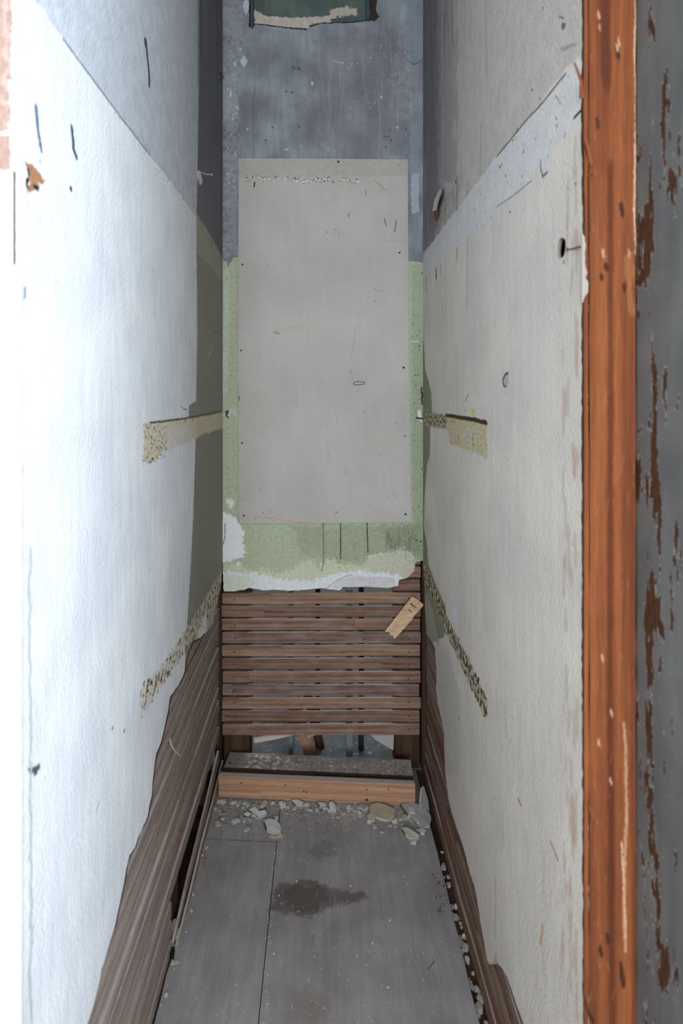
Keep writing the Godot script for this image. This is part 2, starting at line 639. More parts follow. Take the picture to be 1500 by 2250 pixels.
func build_back_wall() -> void:
	var wb := base("wall_back", Vector3(0, 0, -D))
	tag(wb, "narrow end wall of grey and green plaster over bare brown lath", "wall", "", "structure")
	var at := func(a: float, b: float, o: float) -> Vector3: return Vector3(a, b, o)
	var box := Rect2(-0.37, 0.60, 0.74, CEIL - 0.60)
	# the torn lower edge, left to right
	var low := ragged(list(fb, [489, 1234, 491, 1299, 512, 1299, 535, 1296, 548, 1292, 577, 1297, 609, 1296, 638, 1298, 670, 1296, 706, 1292, 746, 1297, 753, 1290, 800, 1289, 854, 1292, 874, 1287, 877, 1274, 895, 1270, 910, 1254, 912, 1236, 927, 1232]), 0.006, 0.0012, 5)
	# the torn hole at the top, right to left
	var hole := ragged(list(fb, [828, -10, 824, 24, 831, 38, 811, 46, 784, 49, 748, 51, 704, 52, 678, 60, 672, 66, 624, 62, 588, 57, 560, 53, 554, 64, 547, 58, 548, -10]), 0.006, 0.0015, 6)
	var poly := PackedVector2Array()
	poly.append_array(low)
	poly.append(Vector2(0.37, fb(0, 1232).y))
	poly.append(Vector2(0.37, CEIL))
	poly.append(Vector2(hole[0].x, CEIL))
	poly.append_array(hole)
	poly.append(Vector2(hole[hole.size() - 1].x, CEIL))
	poly.append(Vector2(-0.37, CEIL))
	poly.append(Vector2(-0.37, fb(0, 1234).y))
	var t := back_texture(box)
	var m := textured(t, 0.8)
	tooth(m, mats.bump_plaster, 0.2, 3.0)
	put("plaster", sheet([poly], at, -PT, 0.0, box), [m, mats.scratch_coat], wb)

	# lath: eleven full ones and the stubs at the torn corner
	for i in 11:
		var y := LB + LP * i + 0.0195
		var x0: float = -0.356 + rng.randf_range(-0.002, 0.004)
		var x1: float = 0.345 + rng.randf_range(-0.004, 0.003)
		var o := lath(wb, x1 - x0, 300 + i, false, Vector3((x0 + x1) / 2, y, -PT - 0.004), 0.0, 0.0385)
		o.rotation.z = rng.randf_range(-0.002, 0.002)
		for x in [-0.31, 0.305]:
			var st := begin()
			var yy := rng.randf_range(-0.006, 0.006)
			tube(st, [Vector3(x - o.position.x, yy, 0.003), Vector3(x - o.position.x, yy, 0.0056)], 0.0024, 0.0028, 7)
			put("nail_head", st.commit(), [mats.rust], o)
	for i in [11, 12, 13]:
		var y: float = LB + LP * i + 0.0195
		lath(wb, [0.10, 0.05, 0.04][i - 11], 330 + i, false, Vector3([0.295, 0.322, 0.327][i - 11], y, -PT - 0.004), 0.0, 0.0385)
	# uprights behind
	for e in [[-0.304, 0.092], [0.303, 0.086]]:
		var pm := plank(2.9, e[1], 0.09, 70 + int(e[0] * 100), 0.0015, 0.003)
		var o := put("stud", pm, [mats.dark_wood], wb)
		o.rotation.z = PI / 2
		o.position = Vector3(e[0], 1.45, -PT - 0.054)
	for e in [[-0.366, 0.022], [0.361, 0.018]]:
		var o := put("corner_post", plank(2.0, e[1], 0.03, 80 + int(e[0] * 100), 0.001, 0.002), [mats.dark_wood], wb)
		o.rotation.z = PI / 2
		o.position = Vector3(e[0], 1.0, -PT - 0.012)
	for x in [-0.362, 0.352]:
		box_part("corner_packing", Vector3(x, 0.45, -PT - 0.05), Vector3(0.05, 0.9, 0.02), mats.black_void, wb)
	box_part("backing", Vector3(0, (0.70 + 2.60) / 2, -PT - 0.11), Vector3(0.76, 1.9, 0.012), mats.dark_wood, wb)

	# what shows in the torn hole: a green board with filler left on it, and dark trim
	var hb := Rect2(-0.30, 2.60, 0.54, 0.35)
	var ht := Tex.new(hb, 900.0, 8)
	ht.ground(rgb(92, 108, 104), rgb(78, 92, 90), 0.1, 0.08, 8)
	ht.poly(list(fb, [556, 70, 556, 8, 566, 14, 580, 22, 640, 27, 700, 24, 738, 22, 740, 29, 726, 30, 726, 62, 640, 70]), rgb(186, 184, 172), 1.0, 0.003)
	ht.poly(list(fb, [722, 26, 726, 8, 750, 3, 770, 2, 782, 8, 784, 20, 770, 24, 740, 24]), rgb(178, 174, 162), 1.0, 0.006)
	ht.poly(list(fb, [728, 29, 804, 24, 804, 60, 728, 60]), rgb(74, 92, 96), 1.0, 0.001)
	ht.line(list(fb, [684, 40, 700, 42, 722, 40]), 0.002, rgb(150, 130, 110), 0.7)
	ht.spot(fb(608, 56), 0.004, rgb(206, 160, 70))
	ht.spot(fb(602, 57), 0.004, rgb(220, 216, 206))
	var hm := textured(ht.done(), 0.6)
	put("hatch_board", sheet([rect(hb.position.x, hb.position.y, hb.end.x, hb.end.y)], at, -0.05, -0.03, hb), [hm, mats.dark_wood], wb)
	var teal := flat(rgb(66, 80, 82), 0.6)
	var edge := flat(rgb(58, 48, 40), 0.9)
	for e in [[552.0, 7.0, 66.0], [808.0, 8.0, 40.0], [819.0, 5.0, 36.0]]:
		var top := fb(e[0], -60)
		var bot := fb(e[0], e[2])
		var o := put("hatch_trim", plank(top.y - bot.y, e[1] * K, 0.02, 90 + int(e[0])), [teal], wb)
		o.rotation.z = PI / 2
		o.position = Vector3(top.x, (top.y + bot.y) / 2, -0.018)
	var rag := ragged(list(fb, [812, -10, 816, 20, 813, 44, 822, 46, 832, 38, 826, 22, 829, -10]), 0.004, 0.002, 15)
	put("torn_paper", sheet([rag], at, -0.006, 0.003, hb), [edge, edge], wb)
	var rim := ragged(list(fb, [556, 50, 600, 55, 640, 60, 674, 62, 682, 54, 704, 49, 750, 48, 806, 44, 806, 49, 748, 54, 706, 55, 684, 63, 674, 69, 620, 65, 586, 60, 556, 56]), 0.004, 0.0014, 16)
	put("torn_edge", sheet([rim], at, -0.03, -0.002, hb), [edge, edge], wb)
	return

func back_texture(box: Rect2) -> Texture2D:
	var t := Tex.new(box, 800.0, 3)
	t.ground(rgb(152, 160, 168), rgb(122, 127, 135), 0.12, 0.2, 3, 0.006, 8.0)
	var s := t.r
	# broad brushed tones of the upper wall
	t.poly(list(fb, [490, -60, 540, -60, 530, 150, 520, 300, 524, 560, 490, 560]), rgb(176, 184, 190), 0.45, 0.02, 0.35, 30.0, 0.1, 0.012)
	t.poly(list(fb, [700, 80, 880, 60, 900, 330, 760, 360, 640, 320]), rgb(118, 118, 126), 0.35, 0.03, 0.3, 25.0, 0.1, 0.02)
	t.poly(list(fb, [890, -60, 930, -60, 930, 130, 915, 140, 897, 120]), rgb(136, 152, 164), 0.6, 0.006, 0.1)
	t.poly(list(fb, [902, 380, 920, 382, 920, 466, 904, 470]), rgb(176, 194, 206), 0.75, 0.003, 0.1)
	t.poly(list(fb, [900, 270, 920, 272, 918, 380, 902, 380]), rgb(150, 164, 176), 0.5, 0.004, 0.2)
	# runs of dried water
	for i in 26:
		var x := s.randf_range(655, 880)
		var y := s.randf_range(55, 140)
		var p := PackedVector2Array()
		var yy := y
		var end := y + s.randf_range(60, 220)
		while yy < end:
			p.append(fb(x, yy))
			x += s.randf_range(-2.2, 2.2)
			yy += s.randf_range(6, 14)
		t.line(p, 0.0014, rgb(192, 196, 202), 0.22, 0.0)
	for e in [[700, 66, 702, 100, 699, 140, 705, 170], [738, 130, 728, 160, 723, 185, 724, 215, 727, 250, 722, 290], [748, 140, 747, 180, 755, 210, 748, 245]]:
		t.line(list(fb, e), 0.0016, rgb(185, 190, 196), 0.3)
	t.line(list(fb, [730, 133, 742, 137, 756, 139]), 0.002, rgb(214, 220, 228), 0.5)
	# old brush swirls
	for i in 40:
		var c := Vector2(s.randf_range(580, 720), s.randf_range(255, 345))
		t.line(list(fb, [c.x, c.y, c.x + s.randf_range(4, 16), c.y + s.randf_range(6, 26), c.x + s.randf_range(10, 26), c.y + s.randf_range(20, 40)]), 0.0014, rgb(150, 152, 156), 0.3)
	t.line(list(fb, [560, 190, 556, 230, 557, 345]), 0.0018, rgb(96, 98, 106), 0.5)
	# chips
	for e in [[535, 135, 9, 13], [515, 140, 4, 7], [528, 108, 3, 4], [506, 205, 3, 12], [519, 235, 4, 4], [512, 262, 2, 4], [516, 340, 2, 6], [543, 284, 3, 4], [837, 213, 3, 4], [872, 280, 3, 3], [685, 182, 3, 6], [629, 328, 6, 2], [540, 12, 8, 22]]:
		t.poly(list(fb, [e[0] - e[2], e[1], e[0], e[1] - e[3], e[0] + e[2], e[1] - 2, e[0] + 1, e[1] + e[3]]), rgb(200, 214, 222), 0.9, 0.002, 0.0, 120.0)
	t.dots(list(fb, [500, 60, 526, 60, 526, 440, 500, 440]), 60, 0.0012, 0.004, rgb(206, 216, 224), 0.8)
	t.dots(list(fb, [760, 90, 925, 90, 925, 250, 760, 250]), 40, 0.001, 0.0025, rgb(206, 212, 218), 0.7)
	for e in [[642, 147], [646, 150], [652, 150], [657, 152], [640, 203], [627, 201], [598, 280], [582, 308], [656, 278], [854, 286], [858, 308], [851, 300], [843, 300], [847, 322], [891, 283], [490, 170]]:
		t.poly(list(fb, [e[0] - 2, e[1] - 1, e[0] + 1, e[1] - 3, e[0] + 3, e[1] + 3]), rgb(52, 48, 56), 0.8, 0.001)
	t.line(list(fb, [896, 134, 908, 142, 918, 138, 930, 130]), 0.002, rgb(84, 84, 92), 0.7)
	t.line(list(fb, [700, 96, 760, 98, 800, 94]), 0.0012, rgb(120, 120, 126), 0.6)
	# green distemper below the lost rail
	t.poly(list(fb, [480, 572, 497, 574, 500, 590, 512, 566, 526, 566, 600, 572, 903, 574, 936, 577, 940, 1320, 480, 1320]), rgb(178, 189, 162), 1.0, 0.002, 0.0, 60.0, 0.06)
	t.poly(list(fb, [490, 590, 505, 590, 503, 720, 498, 870, 488, 870]), rgb(196, 208, 200), 0.6, 0.004, 0.3)
	t.poly(list(fb, [640, 1155, 930, 1150, 930, 1225, 860, 1222, 760, 1240, 660, 1215]), rgb(140, 148, 124), 0.4, 0.012, 0.25, 30.0, 0.1, 0.01)
	t.poly(list(fb, [840, 1155, 915, 1155, 918, 1215, 850, 1210]), rgb(112, 118, 98), 0.3, 0.01, 0.3, 30.0, 0.1, 0.012)
	t.poly(list(fb, [903, 580, 932, 580, 932, 1230, 906, 1230]), rgb(146, 156, 136), 0.45, 0.004, 0.25)
	t.dots(list(fb, [495, 1150, 920, 1150, 920, 1230, 495, 1230]), 260, 0.0006, 0.0016, rgb(92, 98, 84), 0.6)
	t.dots(list(fb, [905, 580, 928, 580, 928, 1220, 905, 1220]), 140, 0.0006, 0.002, rgb(80, 84, 76), 0.6)
	t.dots(list(fb, [492, 600, 522, 600, 522, 1100, 492, 1100]), 90, 0.0006, 0.0018, rgb(96, 102, 90), 0.6)
	# flaking towards the torn edge
	t.poly(list(fb, [494, 1240, 520, 1236, 560, 1256, 580, 1250, 606, 1258, 640, 1250, 668, 1234, 690, 1232, 694, 1252, 712, 1236, 730, 1228, 746, 1244, 770, 1238, 800, 1246, 810, 1222, 850, 1212, 880, 1206, 902, 1214, 912, 1240, 905, 1310, 480, 1310]), rgb(204, 208, 184), 1.0, 0.012, 0.28, 70.0, 0.05)
	t.poly(list(fb, [806, 1226, 850, 1214, 890, 1208, 905, 1222, 908, 1256, 880, 1276, 810, 1262]), rgb(196, 196, 182), 0.9, 0.01, 0.34, 80.0)
	t.poly(list(fb, [490, 1256, 560, 1258, 610, 1272, 680, 1276, 720, 1264, 780, 1254, 850, 1258, 880, 1266, 878, 1310, 480, 1310]), rgb(222, 230, 234), 1.0, 0.008, 0.12, 50.0, 0.04)
	t.poly(list(fb, [490, 1262, 540, 1262, 560, 1280, 530, 1300, 490, 1300]), rgb(212, 218, 196), 0.8, 0.012, 0.25, 60.0)
	t.line(list(fb, [718, 1292, 740, 1275, 760, 1266, 774, 1262]), 0.002, rgb(150, 148, 146), 0.8)
	t.poly(list(fb, [722, 1292, 745, 1274, 772, 1264, 868, 1270, 866, 1292]), rgb(208, 206, 208), 0.8, 0.003)
	t.line(list(fb, [812, 1262, 812, 1290]), 0.0012, rgb(150, 156, 160), 0.6)
	# bare white patch beside the left corner
	t.poly(list(fb, [490, 1126, 500, 1128, 516, 1136, 524, 1150, 536, 1168, 533, 1186, 538, 1208, 536, 1226, 516, 1228, 504, 1234, 486, 1232, 486, 1130]), rgb(232, 236, 240), 1.0, 0.005, 0.0, 70.0, 0.03)
	t.poly(list(fb, [494, 1098, 506, 1094, 516, 1102, 508, 1118, 500, 1110]), rgb(226, 232, 234), 1.0, 0.006, 0.2, 90.0)
	t.poly(list(fb, [520, 1232, 530, 1234, 526, 1242, 518, 1240]), rgb(222, 228, 230), 0.9, 0.003)
	t.line(list(fb, [494, 1150, 494, 1180, 490, 1196]), 0.003, rgb(120, 124, 120), 0.6)
	# dirt runs under the panel
	for e in [[709, 1150, 711, 1200, 710, 1236, 707, 1256], [748, 1150, 748, 1190, 748, 1228], [806, 1148, 807, 1180, 808, 1214]]:
		t.line(list(fb, e), 0.0034 if e[0] > 730 else 0.002, rgb(74, 80, 72), 0.75)
	for i in 22:
		var x := s.randf_range(848, 912)
		var y := s.randf_range(1152, 1190)
		t.line(list(fb, [x, y, x + s.randf_range(-3, 3), y + s.randf_range(14, 46)]), 0.0016, rgb(84, 92, 80), 0.3)
	# the crumbs of the old shelf nailing at mid height
	t.poly(list(fb, [496, 898, 520, 898, 522, 912, 498, 914]), rgb(200, 206, 196), 0.7, 0.004, 0.3)
	t.poly(list(fb, [496, 903, 502, 900, 500, 912, 503, 918, 496, 916]), rgb(54, 48, 44), 0.9, 0.003)
	t.poly(list(fb, [916, 902, 922, 898, 926, 914, 928, 930, 920, 920]), rgb(226, 230, 234), 1.0, 0.003)
	t.poly(list(fb, [924, 850, 928, 848, 928, 890, 925, 888]), rgb(46, 46, 44), 0.9, 0.002)
	t.line(list(fb, [914, 918, 928, 920]), 0.004, rgb(48, 44, 40), 0.9)
	for e in [[927, 600], [921, 760], [926, 1030], [924, 1190], [914, 1188]]:
		t.spot(fb(e[0], e[1]), 0.0025, rgb(50, 52, 46), 0.9)
	t.poly(list(fb, [905, 748, 918, 748, 918, 752, 905, 752]), rgb(206, 212, 206), 0.8, 0.001)
	return t.done()

# ---------------------------------------------------------------- left wall
func build_left_wall() -> void:
	var w := base("wall_left", Vector3.ZERO)
	tag(w, "bright whitewashed plaster wall torn away over grey lath", "wall", "", "structure")
	var box := Rect2(0.68, 0.10, D + 0.02 - 0.68, CEIL - 0.10)
	var low := ragged(list(fl, [488, 1234, 486.5, 1276, 482, 1304, 474, 1336, 468, 1371, 454, 1387, 442.6, 1399, 423, 1409, 415, 1429, 409, 1450, 406, 1473, 399, 1493, 382.5, 1520, 374, 1528, 370, 1556, 363, 1588, 355, 1627, 344, 1653, 339, 1685, 335, 1720, 333, 1747, 323, 1797, 305, 1837, 295, 1867, 285, 1877, 277, 1910, 267, 1967, 258, 2010, 245, 2060, 233, 2100, 223, 2130, 210, 2193, 193, 2247]), 0.009, 0.0022, 25)
	low.append(Vector2(0.80, 0.36))
	low.append(Vector2(0.695, 0.30))
	var poly := PackedVector2Array(low)
	poly.append_array(ragged(PackedVector2Array([Vector2(0.694, 0.31), Vector2(0.692, CEIL)]), 0.02, 0.0012, 26))
	poly.append(Vector2(D, CEIL))
	poly.append(Vector2(D, low[0].y))
	var m := textured(left_texture(box), 0.75)
	tooth(m, mats.bump_plaster, 0.2, 3.0)
	put("plaster", sheet([poly], on_left, -0.004, 0.0, box), [m, mats.lime_rim], w)
	var coat := PackedVector2Array()
	var cr := RandomNumberGenerator.new()
	cr.seed = 27
	var reach := 0.012
	for i in low.size():
		reach = clampf(reach + cr.randf_range(-0.003, 0.003), 0.006, 0.017)
		var f := clampf((2.06 - low[i].x) * 2.5, 0.3, 1.0)
		coat.append(low[i] + Vector2(1.2 * reach * f * low[i].x if i > 2 and i < low.size() - 2 else 0.0, -reach * f))
	coat[coat.size() - 1].x = 0.697
	coat.append(Vector2(0.697, CEIL))
	coat.append(Vector2(D, CEIL))
	coat.append(Vector2(D, coat[0].y))
	put("brown_coat", sheet([coat], on_left, -PT, -0.0045, box), [mats.brown_coat, mats.scratch_coat], w)
	for i in 12:
		var y := LB + LP * i + 0.0195
		var o := lath(w, 1.385, 400 + i, true, Vector3(XL - PT - 0.0045 - (0.003 if i % 3 == 1 else 0.0), y, -(D + 0.695) / 2), PI / 2, 0.0372)
		o.rotation.x = rng.randf_range(-0.05, 0.05)
		o.rotation.z = 0.0
	# the row below is whole near the doorway; its far piece has dropped and leaves a black slot
	for i in 3:
		lath(w, 0.72, 420 + i, true, Vector3(XL - PT - 0.004, LB + 0.0195 - LP * (i + 1), -1.06), PI / 2, 0.038)
	var o1 := put("fallen_lath", plank(0.63, 0.040, 0.007, 450, 0.002, 0.0015), [mats.grey_lath_1, mats.lath_dust], w)
	o1.position = Vector3(XL - PT + 0.002, 0.034, -1.735)
	o1.rotation = Vector3(0, PI / 2, 0.125)
	o1 = put("fallen_lath", plank(0.66, 0.030, 0.006, 451, 0.002, 0.0015), [mats.grey_lath_3, mats.lath_dust], w)
	o1.position = Vector3(XL - PT + 0.012, 0.012, -1.745)
	o1.rotation = Vector3(0, PI / 2, 0.05)
	for z in [-0.75, -1.13, -1.52, -1.93]:
		var s := put("stud", plank(2.9, 0.045, 0.085, 460 + int(-z * 10), 0.0015, 0.003), [mats.dark_wood], w)
		s.rotation = Vector3(0, PI / 2, PI / 2)
		s.position = Vector3(XL - PT - 0.055, 1.45, z)
	box_part("backing", Vector3(XL - PT - 0.115, CEIL / 2, -1.41), Vector3(0.03, CEIL, 1.40), mats.dark_wood, w)

func left_texture(box: Rect2) -> Texture2D:
	var t := Tex.new(box, 715.0, 13)
	t.ground(rgb(224, 227, 230), rgb(212, 216, 222), 0.07, 0.10, 13, 0.006, 6.0)
	var far := D + 0.05
	# above the lost rail: older, greyer coat
	t.poly(PackedVector2Array([Vector2(0.60, 1.815), Vector2(1.0, 1.812), Vector2(1.4, 1.82), Vector2(far, 1.828), Vector2(far, 3.0), Vector2(0.60, 3.0)]), rgb(180, 186, 194), 0.85, 0.004, 0.0, 20.0, 0.08)
	t.line(PackedVector2Array([Vector2(0.80, 1.812), Vector2(1.0, 1.812), Vector2(1.2, 1.816)]), 0.003, rgb(110, 116, 124), 0.7, 0.002)
	t.dots(rect(1.0, 1.80, 1.65, 1.83), 120, 0.001, 0.003, rgb(150, 156, 162), 0.6)
	# beyond the brushed edge near the corner the older colours stay
	var e: Array = [1.68, 3.0, 1.68, 2.2, 1.655, 1.9, 1.645, 1.75, 1.655, 1.50, 1.64, 1.31, 1.55, 1.30, 1.55, 1.265, 1.64, 1.26, 1.625, 1.14, 1.60, 0.98, 1.57, 0.86, 1.52, 0.70, 1.50, 0.60]
	var side := PackedVector2Array()
	for i in range(0, e.size(), 2):
		side.append(Vector2(e[i], e[i + 1]))
	var olive := PackedVector2Array(side)
	olive.append(Vector2(far, 0.6))
	olive.append(Vector2(far, 3.0))
	t.poly(olive, rgb(140, 139, 128), 1.0, 0.002, 0.0, 60.0, 0.05)
	t.poly(PackedVector2Array([Vector2(1.68, 3.0), Vector2(1.675, 2.2), Vector2(1.655, 1.9), Vector2(1.645, 1.832), Vector2(1.85, 1.825), Vector2(far, 1.80), Vector2(far, 3.0)]), rgb(112, 110, 116), 1.0, 0.003, 0.0, 60.0, 0.08)
	t.poly(PackedVector2Array([Vector2(1.645, 1.832), Vector2(1.85, 1.825), Vector2(far, 1.80), Vector2(far, 1.715), Vector2(1.85, 1.728), Vector2(1.645, 1.722)]), rgb(156, 154, 142), 1.0, 0.003, 0.0, 60.0, 0.08)
	for i in 30:
		var a := t.r.randf_range(1.66, 2.06)
		var b := t.r.randf_range(1.9, 2.8)
		t.line(PackedVector2Array([Vector2(a, b), Vector2(a + t.r.randf_range(-0.01, 0.01), b - t.r.randf_range(0.1, 0.5))]), 0.006, rgb(90, 88, 96) if i % 2 else rgb(134, 138, 146), 0.25)
	# the shelf cleat's ghost at mid height
	t.poly(PackedVector2Array([Vector2(1.16, 1.272), Vector2(1.35, 1.266), Vector2(1.6, 1.264), Vector2(far, 1.265), Vector2(far, 1.208), Vector2(1.70, 1.21), Vector2(1.62, 1.205), Vector2(1.30, 1.205), Vector2(1.24, 1.19), Vector2(1.16, 1.196)]), rgb(206, 196, 168), 0.9, 0.005, 0.0, 50.0, 0.06)
	t.poly(PackedVector2Array([Vector2(1.28, 1.25), Vector2(1.56, 1.255), Vector2(1.6, 1.21), Vector2(1.34, 1.205)]), rgb(208, 208, 204), 0.75, 0.008, 0.25)
	t.poly(rect(1.15, 1.19, 1.33, 1.272), rgb(72, 66, 56), 0.85, 0.006, 0.64, 60.0, 0.2)
	t.line(PackedVector2Array([Vector2(1.2, 1.272), Vector2(1.5, 1.267), Vector2(2.06, 1.267)]), 0.004, rgb(96, 84, 66), 0.6, 0.004)
	t.dots(rect(1.4, 1.258, 2.06, 1.275), 60, 0.001, 0.003, rgb(76, 64, 50), 0.8)
	# the lower cleat's ghost, speckled with old fixings
	var low := PackedVector2Array([Vector2(1.14, 0.765), Vector2(1.3, 0.735), Vector2(1.6, 0.72), Vector2(1.85, 0.715), Vector2(2.04, 0.70), Vector2(2.04, 0.64), Vector2(1.8, 0.65), Vector2(1.55, 0.67), Vector2(1.3, 0.69), Vector2(1.14, 0.71)])
	t.poly(PackedVector2Array([Vector2(1.6, 0.72), Vector2(far, 0.71), Vector2(far, 0.4), Vector2(1.6, 0.4)]), rgb(178, 184, 172), 0.9, 0.008, 0.1)
	t.poly(low, rgb(206, 200, 182), 0.85, 0.008, 0.1, 50.0, 0.08)
	t.poly(low, rgb(84, 72, 62), 0.9, 0.008, 0.60, 34.0, 0.2)
	t.dots(low, 200, 0.001, 0.005, rgb(74, 62, 52), 0.7)
	t.poly(PackedVector2Array([Vector2(1.66, 0.655), Vector2(1.78, 0.68), Vector2(1.8, 0.60), Vector2(1.7, 0.56), Vector2(1.62, 0.56)]), rgb(226, 228, 230), 0.95, 0.01)
	# cuts, nail tears and scuffs
	t.line(list(fl, [321, 92, 323, 120, 327, 155, 328, 186]), 0.009, rgb(58, 56, 60), 0.9, 0.004)
	t.spot(fl(320, 94), 0.010, rgb(60, 56, 60), 0.9)
	t.line(list(fl, [157, 276, 160, 300, 161, 325, 168, 345]), 0.006, rgb(44, 54, 74), 0.95, 0.003)
	t.line(list(fl, [79, 235, 84, 290, 91, 333]), 0.006, rgb(88, 104, 120), 0.95, 0.002)
	t.spot(fl(156, 415), 0.004, rgb(40, 44, 60), 1.0)
	t.line(list(fl, [482, 158, 487, 168, 484, 180]), 0.007, rgb(40, 40, 48), 0.8, 0.003)
	t.poly(list(fl, [56, 358, 64, 380, 60, 408, 62, 430, 72, 412, 80, 416, 92, 402, 100, 392, 88, 372, 70, 366]), rgb(160, 116, 84), 1.0, 0.006)
	t.poly(list(fl, [56, 356, 65, 375, 62, 390, 60, 420, 55, 400, 60, 384]), rgb(50, 36, 30), 1.0, 0.003)
	t.poly(list(fl, [72, 404, 84, 412, 86, 416, 76, 418]), rgb(26, 28, 34), 1.0, 0.002)
	t.poly(list(fl, [87, 349, 90, 352, 86, 358]), rgb(40, 44, 58), 1.0, 0.001)
	t.line(list(fl, [61, 420, 61, 446, 62, 464]), 0.002, rgb(196, 150, 120), 0.8)
	t.line(list(fl, [55, 632, 55, 645, 54, 655]), 0.003, rgb(90, 100, 112), 0.9)
	t.poly(list(fl, [60, 1688, 72, 1680, 84, 1678, 86, 1688, 78, 1698, 68, 1700]), rgb(62, 68, 84), 0.9, 0.005)
	t.poly(list(fl, [36, 1830, 44, 1845, 50, 1850, 44, 1860, 36, 1855]), rgb(60, 68, 86), 0.9, 0.004)
	t.poly(list(fl, [34, 2090, 44, 2100, 42, 2112, 36, 2106]), rgb(60, 68, 86), 0.8, 0.004)
	t.poly(list(fl, [32, 2130, 44, 2142, 40, 2158, 32, 2154]), rgb(60, 68, 86), 0.8, 0.004)
	for q in [[247, 1600], [273, 1606]]:
		t.spot(fl(q[0], q[1]), 0.003, rgb(56, 60, 72), 0.9)
	t.line(list(fl, [218, 1762, 213, 1775, 212, 1788]), 0.002, rgb(150, 152, 152), 0.9)
	t.line(list(fl, [308, 1790, 303, 1815, 293, 1866]), 0.003, rgb(238, 238, 236), 0.9)
	t.line(list(fl, [397, 893, 404, 899, 411, 900]), 0.002, rgb(120, 90, 92), 0.8)
	t.line(list(fl, [416, 748, 421, 760]), 0.003, rgb(176, 140, 130), 0.7)
	t.line(list(fl, [459, 726, 460, 735]), 0.003, rgb(220, 220, 216), 0.9)
	t.line(list(fl, [466, 759, 464, 772, 458, 780]), 0.003, rgb(214, 214, 208), 0.9)
	t.line(list(fl, [429, 986, 426, 1002]), 0.003, rgb(232, 232, 230), 0.9)
	# chipped stop edge beside the jamb
	t.line(PackedVector2Array([Vector2(0.712, 0.3), Vector2(0.708, 1.15)]), 0.005, rgb(176, 178, 180), 0.4, 0.006)
	return t.done()

# ---------------------------------------------------------------- right wall
func build_right_wall() -> void:
	var w := base("wall_right", Vector3.ZERO)
	tag(w, "cream plaster wall with a round drilled hole, lath showing at its foot", "wall", "", "structure")
	var box := Rect2(0.79, 0.05, D + 0.02 - 0.79, CEIL - 0.05)
	var low := ragged(list(fr, [928, 1240, 932, 1290, 933, 1333, 935.5, 1393, 946.7, 1407, 955.5, 1424, 956.7, 1444, 959, 1478, 957.8, 1515, 962, 1547, 969, 1578, 975.5, 1611, 976, 1655, 978, 1700, 984.7, 1756, 992, 1786, 1006.7, 1830, 1019, 1866, 1031, 1915, 1043, 1952, 1049.5, 1988, 1055.6, 2030, 1063, 2069, 1070, 2111, 1075, 2120, 1082.5, 2113, 1088.6, 2091, 1091, 2111, 1102, 2128, 1114, 2147, 1126.5, 2184, 1136, 2211, 1150, 2250]), 0.009, 0.0016, 35)
	low.append(Vector2(0.92, 0.26))
	low.append(Vector2(0.807, 0.28))
	var poly := PackedVector2Array(low)
	# the broken edge against the stud
	poly.append_array(ragged(list(fr, [1279, 2300, 1278, 1900, 1277, 1500, 1276, 1000, 1277, 700, 1277, 510, 1276, 300, 1277, 100, 1276, -400]), 0.008, 0.0016, 36))
	poly.append(Vector2(0.808, CEIL))
	poly.append(Vector2(D, CEIL))
	poly.append(Vector2(D, low[0].y))
	var hc := fr(1233, 545)
	var ring := PackedVector2Array()
	for i in 20:
		ring.append(hc + Vector2(cos(TAU * i / 20), sin(TAU * i / 20)) * 0.0155 * (1.0 + 0.04 * sin(i * 5.0)))
	var pieces := []
	for half in [rect(0.5, -1, hc.x, 4), rect(hc.x, -1, 3, 4)]:
		for p in Geometry2D.intersect_polygons(poly, half):
			pieces.append_array(Geometry2D.clip_polygons(p, ring))
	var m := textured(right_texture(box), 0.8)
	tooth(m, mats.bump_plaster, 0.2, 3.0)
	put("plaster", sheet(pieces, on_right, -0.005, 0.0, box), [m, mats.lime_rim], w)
	# the rough coat behind, broken wider round the hole
	var wide := PackedVector2Array()
	for i in 14:
		wide.append(hc + Vector2(0.026, 0.004) + Vector2(cos(TAU * i / 14), sin(TAU * i / 14)) * (0.034 + 0.003 * sin(i * 7.0)))
	var behind := []
	for half in [rect(0.5, -1, hc.x + 0.026, 4), rect(hc.x + 0.026, -1, 3, 4)]:
		for p in Geometry2D.intersect_polygons(poly, half):
			behind.append_array(Geometry2D.clip_polygons(p, wide))
	put("rough_coat", sheet(behind, on_right, -PT, -0.0055, box), [mats.lime_rim, mats.lime_rim], w)
	for i in 13:
		var y := -0.018 + LP * i + 0.0195
		var inward: float = [0.010, 0.007, 0.003][i] if i < 3 else 0.0
		var o := lath(w, 1.27, 500 + i, i > 6, Vector3(XR + PT + 0.0045 - inward, y, -(D + 0.82) / 2), -PI / 2, 0.0385, 0.0026, "lath_dull" if i % 3 else "lath_dust")
		o.rotation.x = rng.randf_range(-0.05, 0.05)
	for z in [-1.10, -1.50, -1.93]:
		var s := put("stud", plank(2.9, 0.045, 0.085, 560 + int(-z * 10), 0.0015, 0.003), [mats.dark_wood], w)
		s.rotation = Vector3(0, PI / 2, PI / 2)
		s.position = Vector3(XR + PT + 0.055, 1.45, z)
	box_part("backing", Vector3(XR + PT + 0.115, CEIL / 2, -1.46), Vector3(0.03, CEIL, 1.34), mats.dark_wood, w)
	# grey conduit seen through the drilled hole
	var st := begin()
	tube(st, [Vector3(XR + 0.045, 1.572, -hc.x - 0.18), Vector3(XR + 0.045, 1.572, -hc.x - 0.02)], 0.007, 0.007, 10)
	put("conduit", st.commit(), [flat(rgb(150, 165, 172), 0.5)], w)

